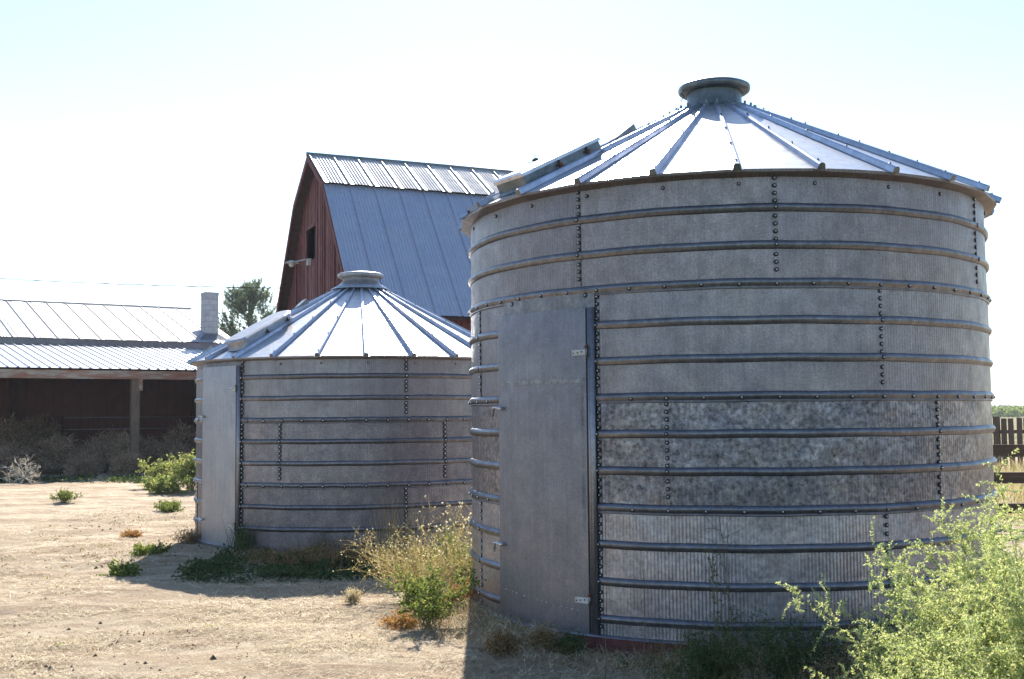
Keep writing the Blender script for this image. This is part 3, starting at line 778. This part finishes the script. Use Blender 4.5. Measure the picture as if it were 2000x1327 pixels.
# ---------------------------------------------------------------- vegetation
G_kochia = leafmat('pale feathery weed', [(0, (.30, .39, .15)), (.4, (.43, .50, .23)), (.75, (.56, .60, .36)), (1, (.66, .63, .40))], .5)
G_green = leafmat('fresh weed leaves', [(0, (.06, .11, .02)), (.5, (.15, .20, .05)), (1, (.32, .34, .12))], .45)
G_shed = leafmat('sunlit yellow green leaves', [(0, (.12, .18, .05)), (.5, (.25, .31, .10)), (1, (.45, .46, .22))], .5)
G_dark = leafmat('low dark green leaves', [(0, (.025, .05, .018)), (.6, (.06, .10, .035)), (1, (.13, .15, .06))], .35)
G_gold = leafmat('ripening seed stems', [(0, (.22, .165, .07)), (.4, (.37, .285, .14)), (.8, (.52, .42, .25)), (1, (.20, .23, .09))], .4)
G_straw = leafmat('dry straw', [(0, (.30, .22, .13)), (.5, (.62, .52, .36)), (1, (.88, .80, .64))], .25, .8)
G_brown = leafmat('brown dead grass', [(0, (.10, .06, .03)), (.5, (.24, .15, .075)), (1, (.40, .28, .15))], .25, .8)
G_orange = leafmat('rusty dry clover', [(0, (.30, .14, .05)), (.6, (.48, .26, .10)), (1, (.60, .42, .20))], .3, .8)
G_twig = leafmat('grey brown tumbleweed twigs', [(0, (.13, .085, .055)), (.6, (.32, .23, .165)), (1, (.52, .41, .31))], .1, .9)
G_pale = leafmat('bleached tumbleweed twigs', [(0, (.38, .33, .27)), (1, (.72, .66, .58))], .1, .9)
G_fluff = leafmat('white seed fluff', [(0, (.6, .56, .45)), (1, (.85, .82, .74))], .5, .9)
G_pine = leafmat('blue green pine needles', [(0, (.06, .09, .05)), (.5, (.12, .16, .09)), (1, (.22, .25, .16))], .3)
G_stem = plain('green brown stems', (.16, .13, .06), .8)
G_bark = plain('bark', (.10, .07, .05), .9)

def gz(x, y): return gheight(np.atleast_1d(x), np.atleast_1d(y))
def walk(p0, d0, n, step, curl, droop=0.0):
    """many curved paths at once: p0,d0 (k,3) -> (k,n+1,3)"""
    k = len(p0); d = unit(d0.copy()); ax = unit(rng.normal(size=(k, 3))); out = [p0.copy()]; p = p0.copy()
    st = np.broadcast_to(np.asarray(step, float).reshape(-1, 1), (k, 1)); cu = np.broadcast_to(np.asarray(curl, float).reshape(-1, 1), (k, 1))
    for _ in range(n):
        d = unit(d + np.cross(ax, d) * cu + np.array([0, 0, -droop]) + rng.normal(size=(k, 3)) * .04)
        p = p + d * st; out.append(p.copy())
    return np.stack(out, 1)
def sample(paths, k, lo=.0, hi=1.0):
    """k random points on each path -> points, tangents"""
    n, m, _ = paths.shape; tt = rng.uniform(lo, hi, (n, k)) * (m - 1); i = np.minimum(tt.astype(int), m - 2); f = (tt - i)[..., None]
    a = paths[np.arange(n)[:, None], i]; b = paths[np.arange(n)[:, None], i + 1]
    return (a * (1 - f) + b * f).reshape(-1, 3), unit(b - a).reshape(-1, 3)

def weed(name, label, cat, x, y, n_stem, h, spread, n_br, br_len, n_leaf, leaf, m_leaf, m_stem=None, group=None, elev=(45, 85), br_curl=.2, tips=None, droop=.02, lo=.25, stem_w=.003, up=.35):
    """branching weed: main stems, side branchlets, many small leaves"""
    z0 = float(gz(x, y)[0]); root = thing(name, label, cat, (x, y, z0 - .01), group)
    az = rng.uniform(0, 2 * PI, n_stem); el = np.radians(rng.uniform(elev[0], elev[1], n_stem))
    d = np.stack([np.cos(az) * np.cos(el), np.sin(az) * np.cos(el), np.sin(el)], 1)
    p0 = np.stack([rng.normal(size=n_stem) * spread * .12, rng.normal(size=n_stem) * spread * .12, np.zeros(n_stem)], 1)
    hh = h * rng.uniform(.65, 1.05, n_stem) / np.maximum(np.sin(el), .55)
    hh = np.minimum(hh, np.where(np.cos(el) > .02, spread * 1.25 / np.maximum(np.cos(el), .02), 9))
    st = walk(p0, d, 10, hh / 10, .04, droop)
    bp, bt = sample(st, n_br, lo, 1.0)
    bd = unit(bt * .7 + rng.normal(size=bp.shape) * .75 + np.array([0, 0, up]))
    bl = br_len * rng.uniform(.4, 1.1, len(bp))
    br = walk(bp, bd, 6, bl / 6, rng.uniform(-br_curl, br_curl, len(bp)), .02)
    Q = [ribbons(st, stem_w), ribbons(br, stem_w * .45)]
    quads('stem', np.concatenate(Q), m_stem or G_stem, root)
    allp = np.concatenate([br]); lp, lt = sample(allp, n_leaf, .05, 1.0)
    ld_ = unit(lt * .55 + rng.normal(size=lp.shape) * .8)
    Lq = leaves(lp, ld_, leaf[0] * rng.uniform(.6, 1.2, len(lp)), leaf[1] * rng.uniform(.7, 1.2, len(lp)))
    mis = np.zeros(len(Lq), dtype=int); fm = [m_leaf]
    if tips:
        tp = br[:, -1]; sel = rng.random(len(tp)) < tips[0]; tp = tp[sel]
        tp = np.repeat(tp, 7, 0)
        Tq = leaves(tp, rng.normal(size=tp.shape) + np.array([0, 0, .3]), tips[1], tips[1] * .35)
        Lq = np.concatenate([Lq, Tq]); mis = np.concatenate([mis, np.ones(len(Tq), dtype=int)]); fm = [m_leaf, tips[2]]
    quads('foliage', Lq, fm, root, mi=mis)
    return root

# big pale feathery weeds in the right foreground
gk = 'pale feathery weeds in the right foreground'
weed('feathery_weed', 'largest pale green feathery weed, filling the bottom right corner', 'weed', 2.20, 4.02, 200, 1.27, .62, 52, .15, 54, (.0125, .0023), G_kochia, group=gk, elev=(42, 88), br_curl=.5, droop=.012, lo=.2, up=.5)
weed('feathery_weed', 'pale green feathery weed whose long sprays reach left across the bin rings', 'weed', 1.93, 4.12, 150, 1.22, .50, 50, .14, 54, (.0125, .0023), G_kochia, group=gk, elev=(42, 80), br_curl=.5, droop=.02, lo=.3, up=.4)

weed('feathery_weed', 'pale green feathery weed farthest back, rising in front of the rail fence', 'weed', 2.70, 4.7, 100, 1.16, .66, 36, .15, 40, (.013, .0019), G_kochia, group=gk, elev=(48, 88), br_curl=.5, droop=.012, lo=.3, up=.45)
# golden and green weeds between the bins
weed('golden_weed', 'golden seeding bush between the two bins, spreading over the shaded ground', 'weed', -.78, 9.75, 95, .58, .58, 18, .20, 9, (.012, .003), G_gold, G_gold, elev=(30, 80), br_curl=.25, tips=(.45, .008, G_fluff), up=.3, stem_w=.0032)
weed('green_weed', 'leafy green weed in sun, in front of the golden bush', 'weed', -.66, 8.55, 38, .42, .26, 12, .13, 14, (.022, .007), G_green, group=None, elev=(45, 88), up=.4)
weed('golden_weed', 'taller straw coloured weed with white fluffy heads touching the tall bin', 'weed', -.62, 11.1, 34, .72, .34, 12, .22, 8, (.014, .003), G_gold, G_gold, elev=(55, 88), tips=(.4, .014, G_fluff), up=.5)
weed('green_weed', 'yellow green weed tucked against the left foot of the tall bin', 'weed', -.42, 9.9, 30, .55, .26, 12, .15, 12, (.018, .005), G_green, G_gold, elev=(50, 88), tips=(.3, .012, G_fluff), up=.4)
# weeds beside the shed
weed('green_weed', 'tall bushy green weed beside the shed, behind the small bin', 'weed', -7.05, 24.6, 60, .72, .55, 14, .24, 14, (.045, .015), G_shed, elev=(45, 86), tips=(.4, .03, G_gold), up=.4, stem_w=.006)
weed('green_weed', 'upright leafy green weed at the shadow edge left of the bushier one', 'weed', -8.1, 25.6, 26, .62, .30, 12, .2, 13, (.045, .016), G_shed, elev=(50, 88), tips=(.3, .03, G_gold), up=.4, stem_w=.006)
weed('green_weed', 'low spreading green weed in front of the tall shed weeds', 'weed', -7.45, 23.9, 40, .34, .55, 12, .2, 14, (.04, .016), G_shed, elev=(20, 70), up=.3, stem_w=.005)
# small plants on the yard
def small(px, py, label, h, sp, m_, n=26, lf=(.022, .008), el=(15, 65), name='yard_weed', k=10, bl=.10):
    p = ground_at(px, py)
    weed(name, label, 'weed', p.x, p.y, n, h, sp, 9, bl, k, lf, m_, elev=el, up=.25, stem_w=.003)
small(125, 985, 'small yellow green tuft alone on the bare dirt at far left', .20, .30, G_green, 40, (.03, .008), (35, 80))
small(335, 997, 'low yellow green patch on the dirt just left of the small bin', .16, .42, G_green, 44, (.03, .008), (25, 70))
small(258, 1048, 'flat rusty orange dry plant on the dirt, above the two trailing green ones', .05, .30, G_orange, 44, (.02, .008), (5, 40))
small(292, 1088, 'trailing green plant in sun, nearer the small bin', .09, .32, G_green, 26, (.03, .013), (5, 45))
small(240, 1117, 'trailing green plant at the very tip of the small bin shadow', .10, .26, G_green, 24, (.03, .013), (5, 50))
small(370, 1068, 'brown dry clump at the left foot of the small bin', .14, .20, G_brown, 30, (.02, .004), (20, 75))
small(785, 1222, 'rusty dry tuft at the left foot of the sunny green weed', .08, .22, G_orange, 34, (.016, .005), (10, 55))
small(885, 1195, 'rusty dry clover between green weed and tall bin', .16, .26, G_orange, 40, (.018, .005), (20, 70))
small(690, 1180, 'tiny straw tuft at the shadow edge, left of the golden bush', .10, .06, G_straw, 20, (.02, .004), (60, 88))
small(985, 1275, 'brown grassy clump in the shade below the tall bin door', .12, .15, G_brown, 46, (.025, .003), (45, 85))
small(1060, 1268, 'rusty brown clump by the red footing, left one', .10, .14, G_brown, 40, (.02, .003), (40, 85))
small(1110, 1275, 'greenish clump by the red footing, right one', .11, .10, G_dark, 34, (.02, .004), (45, 85))

def grass_clump(name, label, x, y, n, h, lean, rad, m_, wid=.004, parent_group=None, seg=5, tall_heads=0):
    z0 = float(gz(x, y)[0]); root = thing(name, label, 'grass', (x, y, z0 - .01), parent_group)
    base = np.stack([rng.normal(size=n) * rad, rng.normal(size=n) * rad, np.zeros(n)], 1)
    quads('blades', blades(base, h * rng.uniform(.5, 1.1, n), lean * rng.uniform(.3, 1.2, n), wid, seg), m_, root)
    return root
p = ground_at(480, 1082)
grass_clump('spiky_grass', 'dark spiky grass tuft beside the small bin door', p.x, p.y, 150, .36, .45, .09, G_dark, .005)
p = ground_at(625, 1090)
grass_clump('spiky_grass', 'sparse dark blades against the middle of the small bin', p.x, p.y + .1, 34, .40, .5, .08, G_dark, .004)
p = ground_at(655, 1100)
grass_clump('brown_grass', 'drooping brown dead grass under the middle of the small bin', p.x, p.y, 420, .34, .95, .26, G_brown, .004)
p = ground_at(560, 1100)
grass_clump('brown_grass', 'drooping brown dead grass just right of the spiky tuft', p.x, p.y, 340, .24, .95, .20, G_brown, .004)
p = ground_at(770, 1110)
grass_clump('tall_dry_grass', 'tall wispy dry grass behind the golden bush against the small bin', p.x, p.y + .3, 150, .75, .22, .13, G_gold, .003)
# thin stalks before the tall bin
def stalk(label, x, y, h, bend, n_side, m_, leafy=0):
    z0 = float(gz(x, y)[0]); root = thing('dry_stalk', label, 'stalk', (x, y, z0 - .01), 'thin stalks in front of the tall bin')
    P0 = np.zeros((1, 3)); D0 = np.array([[bend, 0, 1.0]])
    st = walk(P0, D0, 12, np.array([h / 12]), .03, .0)
    mb = MB(); mb.tube([tuple(q) for q in st[0]], [.0045 * (1 - .7 * i_ / 12) for i_ in range(13)], 5)
    if n_side:
        bp, bt = sample(st, n_side, .45, 1.0); bd = unit(bt + rng.normal(size=bp.shape) * .5)
        br = walk(bp, bd, 5, np.full(n_side, h * .05), .1, 0.0)
        for b_ in br: mb.tube([tuple(q) for q in b_], [.0022, .002, .0017, .0014, .001, .0006], 3)
        if leafy:
            lp, lt = sample(br, leafy, .1, 1)
            for q in leaves(lp, lt + rng.normal(size=lp.shape) * .7, .022, .006): mb.add([tuple(v_) for v_ in q], [(0, 1, 2, 3)], 1)
    mb.build('stem', [m_, G_dark], root)
stalk('straight pale dry stalk just right of the tall bin door post', .80, 7.05, .78, .02, 0, M_greywood)
stalk('short crooked pale stalk standing at the tall bin door post', .55, 6.95, .34, .12, 0, M_greywood)
stalk('tall branching dry stalk in front of the middle of the tall bin', 1.28, 6.85, 1.02, .10, 16, M_greywood)
stalk('dark leafy stalk with a narrow seed head before the tall bin', 1.18, 6.75, .70, .03, 14, G_stem, 5)
# dark weeds in the shade at the foot of the tall bin
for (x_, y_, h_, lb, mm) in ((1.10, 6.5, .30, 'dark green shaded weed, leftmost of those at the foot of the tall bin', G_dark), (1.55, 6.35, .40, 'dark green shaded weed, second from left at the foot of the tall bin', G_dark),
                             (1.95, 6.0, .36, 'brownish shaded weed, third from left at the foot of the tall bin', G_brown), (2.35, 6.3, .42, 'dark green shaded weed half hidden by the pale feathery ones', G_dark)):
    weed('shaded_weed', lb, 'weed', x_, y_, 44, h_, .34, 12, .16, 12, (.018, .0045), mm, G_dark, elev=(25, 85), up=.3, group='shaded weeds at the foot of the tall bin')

# stuff that nobody could count
def scatter(n, x0, x1, y0, y1, f=None):
    """random ground points, kept where density f(x,y) exceeds a random number"""
    x = rng.uniform(x0, x1, n); y = rng.uniform(y0, y1, n)
    if f is not None:
        k = rng.random(n) < f(x, y); x, y = x[k], y[k]
    ok = (np.hypot(x - 1.784, y - 9.555) > 2.18) & (np.hypot(x + 2.051, y - 15.044) > 2.18); x, y = x[ok], y[ok]
    return np.stack([x, y, gheight(x, y)], 1)
# clover carpet below the small bin
def carpet(x, y):
    d = np.hypot(x + 2.05, y - 15.04); a = (x + 2.05)
    return np.clip(1.6 - np.abs(d - 3.1) / .70, 0, 1) * (y < 13.6) * np.clip(.75 + 1.2 * vnoise(x * 2.2, y * 2.2, 12), 0, 1) * (x > -3.4) * (x < -.9)
P = scatter(32000, -3.6, -.8, 10.2, 13.7, carpet); P = P[rng.random(len(P)) < .75]
P[:, 2] += rng.uniform(0, .10, len(P)) * np.clip(.5 + vnoise(P[:, 0] * 4, P[:, 1] * 4, 14), .1, 1.2)
P3 = np.repeat(P, 3, 0)
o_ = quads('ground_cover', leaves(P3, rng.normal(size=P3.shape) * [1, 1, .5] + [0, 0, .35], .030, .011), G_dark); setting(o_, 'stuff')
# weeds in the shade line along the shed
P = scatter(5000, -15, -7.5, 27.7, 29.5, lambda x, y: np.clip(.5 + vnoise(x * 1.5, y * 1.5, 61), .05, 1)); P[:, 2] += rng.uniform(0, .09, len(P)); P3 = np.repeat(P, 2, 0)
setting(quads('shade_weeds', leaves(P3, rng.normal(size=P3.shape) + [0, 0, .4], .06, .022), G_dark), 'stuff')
# grassy dark tangle under the tall bin at right
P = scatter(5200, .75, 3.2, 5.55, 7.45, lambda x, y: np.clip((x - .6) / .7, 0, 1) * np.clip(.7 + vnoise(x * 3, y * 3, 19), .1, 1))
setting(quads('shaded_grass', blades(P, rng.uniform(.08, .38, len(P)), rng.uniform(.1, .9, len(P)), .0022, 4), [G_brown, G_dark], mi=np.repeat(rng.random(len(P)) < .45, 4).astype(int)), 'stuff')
# straw lying on the dirt
def litter(n, x0, x1, y0, y1, ln, wd, mats_, f=None, lift=.012, name='straw'):
    P = scatter(n, x0, x1, y0, y1, f); k = len(P)
    a = rng.uniform(0, 2 * PI, k); d = np.stack([np.cos(a), np.sin(a), rng.normal(size=k) * .18], 1); l = ln * rng.uniform(.4, 1.3, k)[:, None]
    s_ = np.stack([-np.sin(a), np.cos(a), np.zeros(k)], 1) * wd; P[:, 2] += rng.uniform(.001, lift, k); b_ = P + unit(d) * l
    b_[:, 2] = np.maximum(b_[:, 2], gheight(b_[:, 0], b_[:, 1]) + .002)
    V_ = np.stack([P + s_, P - s_, b_ - s_ * .6, b_ + s_ * .6], 1)
    return setting(quads(name, V_, mats_, mi=rng.integers(0, len(mats_), k)), 'stuff')
dens = lambda x, y: np.clip(.42 + 1.0 * vnoise(x * .9 + 3, y * 1.5, 31) + .7 * vnoise(x * 2.6, y * 4, 32), .04, 1)
litter(130000, -4.2, 1.4, 5.2, 9.5, .05, .0015, [G_straw, G_straw, G_straw, G_brown], dens)
litter(90000, -8, .2, 9, 20, .08, .0028, [G_straw, G_straw, G_brown], dens, name='straw')
litter(16000, -.6, 2.6, 5.4, 7.6, .09, .0014, [G_straw, G_brown], None, .03, 'matted_straw')
# short dry grass fuzz standing in the straw
P = scatter(26000, -4.5, 1.2, 5.2, 11, dens)
setting(quads('stubble', blades(P, rng.uniform(.01, .035, len(P)), rng.uniform(.3, 1.3, len(P)), .0012, 2), G_straw), 'stuff')
P = scatter(900, -6.5, 1.2, 5.6, 19, lambda x, y: np.clip(.25 + vnoise(x * 1.2, y * 1.2, 91), 0, 1)); P3 = np.repeat(P, 7, 0) + rng.normal(size=(len(P) * 7, 3)) * [.03, .03, .004] + [0, 0, .012]
setting(quads('seedlings', leaves(P3, rng.normal(size=P3.shape) + [0, 0, .6], .022, .007), [G_green, G_brown], mi=np.repeat(rng.random(len(P)) < .6, 7).astype(int)), 'stuff')
# dark crumbs of soil and dung
P = scatter(5200, -7, 1.5, 5.2, 22, lambda x, y: np.clip(.2 + vnoise(x * .8, y * .8, 77), 0, 1)); mb = MB()
for q in P:
    r_ = abs(random.gauss(.006, .006)) + .003; n_ = 5
    ring_ = [(q[0] + math.cos(2 * PI * k / n_) * r_ * random.uniform(.7, 1.4), q[1] + math.sin(2 * PI * k / n_) * r_ * random.uniform(.7, 1.4), q[2] - .002) for k in range(n_)]
    mb.add(ring_ + [(q[0], q[1], q[2] + r_ * random.uniform(.5, 1.1))], [(k, (k + 1) % n_, n_) for k in range(n_)])
setting(mb.build('soil_crumbs', plain('dark soil', (.09, .06, .045), .95)), 'stuff')
# litter tangle against the foot of the tall bin
foot = lambda x, y: np.clip(1.15 - (np.hypot(x - 1.784, y - 9.555) - 2.15) / .55, 0, 1) * (y < 9.6) * (x < 1.6)
P = scatter(42000, -.9, 1.7, 6.6, 9.8, foot)
setting(quads('dead_grass', blades(P[:5200], rng.uniform(.03, .13, 5200)[:len(P[:5200])], rng.uniform(.4, 1.6, len(P[:5200])), .0016, 3), [G_brown, G_straw], mi=np.repeat(rng.random(len(P[:5200])) < .5, 3).astype(int)), 'stuff')

# ---- tumbleweeds
def tumbleweed(label, x, y, r, m_, n=240, group=None, name='tumbleweed', z=None, flat=1.0):
    root = thing(name, label, 'tumbleweed', (x, y, 0 if z is None else z), group)
    d = unit(rng.normal(size=(n, 3)) * [1, 1, .8] + [0, 0, .35]); c_ = np.array([0, 0, r * .25])
    st = walk(np.repeat(c_[None], n, 0), d, 7, np.full(n, r * .95 / 7) * rng.uniform(.7, 1.1, n), rng.uniform(-.25, .25, n), 0.0)
    bp, bt = sample(st, 5, .35, 1.0); br = walk(bp, unit(bt + rng.normal(size=bp.shape) * .8), 4, np.full(len(bp), r * .09), rng.uniform(-.4, .4, len(bp)), 0.0)
    V_ = np.concatenate([ribbons(st, .012 * r / .5), ribbons(br, .009 * r / .5)]); V_[..., 2] = np.maximum(V_[..., 2] * flat, -.02)
    quads('twigs', V_, m_, root); return root
gt = 'tumbleweeds blown into the shed'
for k, (px, py, Y, r_, lb) in enumerate((
    (25, 858, 34, .85, 'large dark tumbleweed at the far left of the shed, on top of the pile'),
    (78, 850, 35, .75, 'dark tumbleweed second from left in the shed'),
    (110, 890, 32, .75, 'dark tumbleweed left of the bare gap in the shed pile'),
    (15, 905, 31, .7, 'dark tumbleweed lowest at the far left of the shed'),
    (165, 915, 31, .55, 'small tumbleweed directly left of the pale brown ones in the shed'),
    (185, 893, 32.5, .62, 'greyish tumbleweed left of the brown one in the shed'),
    (215, 878, 33.5, .72, 'tallest brown tumbleweed, in the middle of the shed pile'),
    (250, 880, 32.5, .66, 'pale grey tumbleweed in front of the shed post'),
    (248, 908, 30.5, .48, 'small brown tumbleweed lying in front at the foot of the shed post'),
    (290, 886, 33, .62, 'dark grey tumbleweed just right of the shed post'),
    (335, 892, 33, .62, 'dark tumbleweed behind the tall green shed weeds'),
    (365, 870, 35, .85, 'large dim tumbleweed at the right end of the shed'))):
    p = at(px, py, Y); tumbleweed(lb, p.x, p.y, r_, G_twig, 420, gt, z=max(0, p.z - r_ * .45))
p = ground_at(48, 945)
tumbleweed('bleached broken tumbleweed lying in the sun in front of the shed', p.x, p.y, .55, G_pale, 46)

# ---- pine tree beyond the shed
px_ = at(487, 700, 58); pt = thing('pine_tree', 'bushy blue green pine rising behind the chimney of the shed', 'tree', (px_.x, px_.y, 0))
mb = MB(); mb.tube([(0, 0, 0), (.05, 0, 3), (-.05, .05, 6), (.05, 0, 8.6)], [.22, .17, .09, .02], 8); mb.build('trunk', G_bark, pt)
zz = rng.uniform(1.6, 8.6, 150); az = rng.uniform(0, 2 * PI, 150)
rad_ = np.interp(zz, [1.6, 3.5, 5.5, 7.2, 8.7], [2.3, 2.5, 2.1, 1.5, .4]) * rng.uniform(.75, 1.1, 150)
d = np.stack([np.cos(az), np.sin(az), np.full(150, .25)], 1)
lb_ = walk(np.stack([0 * zz, 0 * zz, zz * .96], 1), d, 7, rad_ / 7, .02, -.10)
bp, bt = sample(lb_, 8, .3, 1.0); br = walk(bp, unit(bt * .5 + rng.normal(size=bp.shape) * .5 + [0, 0, .6]), 4, np.full(len(bp), .13), .1, -.1)
# a few leading shoots make the uneven top
ld0 = walk(np.array([[-.9, 0, 6.0], [-.35, .2, 7.0], [.75, .1, 6.3], [1.35, 0, 5.0], [-1.5, 0, 4.9], [.25, 0, 7.5]]), np.tile([[0, 0, 1.]], (6, 1)), 6, np.array([.26, .25, .27, .24, .22, .2]), .02, 0.0)
quads('limbs', np.concatenate([ribbons(lb_, .035), ribbons(br, .012), ribbons(ld0, .03)]), G_bark, pt)
lp, lt = sample(br, 26, .1, 1); l2, t2 = sample(ld0, 420, 0, 1); l2 = l2 + rng.normal(size=l2.shape) * [.10, .10, .05]
lp = np.concatenate([lp, l2]); lt = np.concatenate([lt, t2])
quads('crown', leaves(lp, lt * .8 + rng.normal(size=lp.shape) * .6 + [0, 0, .3], .16, .016), G_pine, pt)

# ---- dry field, bushes, distant trees, hills
def fieldf(x, y): return np.clip(.6 + .8 * vnoise(x * .8, y * .8, 41), .1, 1)
P = scatter(26000, 6.2, 18, 16, 30, fieldf)
setting(quads('dry_grass', blades(P, rng.uniform(.15, .5, len(P)), rng.uniform(.1, .7, len(P)), .006, 3), [G_straw, G_gold, G_green], mi=np.repeat(rng.choice(3, len(P), p=[.5, .35, .15]), 3)), 'stuff')
mh, t, b = mat('distant hills'); o = objc(t)
L(t, ramp(t, noise(t, o, .01, 6), [(.4, (.05, .07, .03)), (.6, (.20, .17, .10))]), b.inputs['Base Color']); b.inputs['Roughness'].default_value = .95
mb = MB(); X_ = np.linspace(-4000, 4000, 160); hp = 14 + 9 * vnoise(X_ * .002 + 5, X_ * 0, 51) + 3 * vnoise(X_ * .01, X_ * 0, 52)
mb.grid([[(x_, 2900, -6) for x_ in X_], [(x_, 3100, h_ * .8) for x_, h_ in zip(X_, hp)], [(x_, 3400, h_) for x_, h_ in zip(X_, hp)], [(x_, 3900, -6) for x_ in X_]], 0, True)
setting(mb.build('hills', mh))
# a far belt of trees that reads as one mass
nT = 1300; ty = rng.uniform(240, 640, nT); tx = ty * rng.uniform(.36, .58, nT); th_ = rng.uniform(1.2, 2.6, nT) * (ty / 400) ** .5 + .6
c_ = np.stack([tx, ty, th_ * .55], 1); c_ = np.repeat(c_, 90, 0); rr = np.repeat(th_, 90)
q = rng.normal(size=c_.shape); q = unit(q) * rng.random((len(q), 1)) ** .33 * np.stack([rr * .6, rr * .6, rr * .5], 1)
setting(quads('far_trees', leaves(c_ + q, rng.normal(size=c_.shape), .6, .25), G_green), 'stuff')
for k, (px, top, Y, lb) in enumerate(((1956, 792, 420, 'taller hazy tree on the horizon right beside the tall bin'), (1985, 800, 460, 'lower round hazy tree on the horizon at the right edge'))):
    p = at(px, 812, Y); h_ = at(px, top, Y).z; tr = thing('distant_tree', lb, 'tree', (p.x, p.y, 0), 'hazy trees on the horizon')
    mb = MB(); mb.tube([(0, 0, 0), (0, 0, h_ * .8)], [.25, .08], 6); mb.build('trunk', G_bark, tr)
    n_ = 900; q = unit(rng.normal(size=(n_, 3))) * rng.random((n_, 1)) ** .4 * [2.2, 2.2, h_ * .42] + [0, 0, h_ * .58]
    quads('crown', leaves(q, rng.normal(size=(n_, 3)), .55, .2), G_dark, tr)

# ---- haze
mv = bpy.data.materials.new('haze'); mv.use_nodes = True; t = mv.node_tree
for n_ in list(t.nodes):
    if n_.type != 'OUTPUT_MATERIAL': t.nodes.remove(n_)
pv_ = t.nodes.new('ShaderNodeVolumePrincipled'); pv_.inputs['Color'].default_value = (.80, .90, 1.0, 1); pv_.inputs['Density'].default_value = .00032
pv_.inputs['Anisotropy'].default_value = .3
L(t, pv_.outputs[0], t.nodes['Material Output'].inputs['Volume'])
mb = MB(); mb.box((0, 700, 12), (5600, 6000, 20)); hz = mb.build('haze', mv); setting(hz, 'stuff')
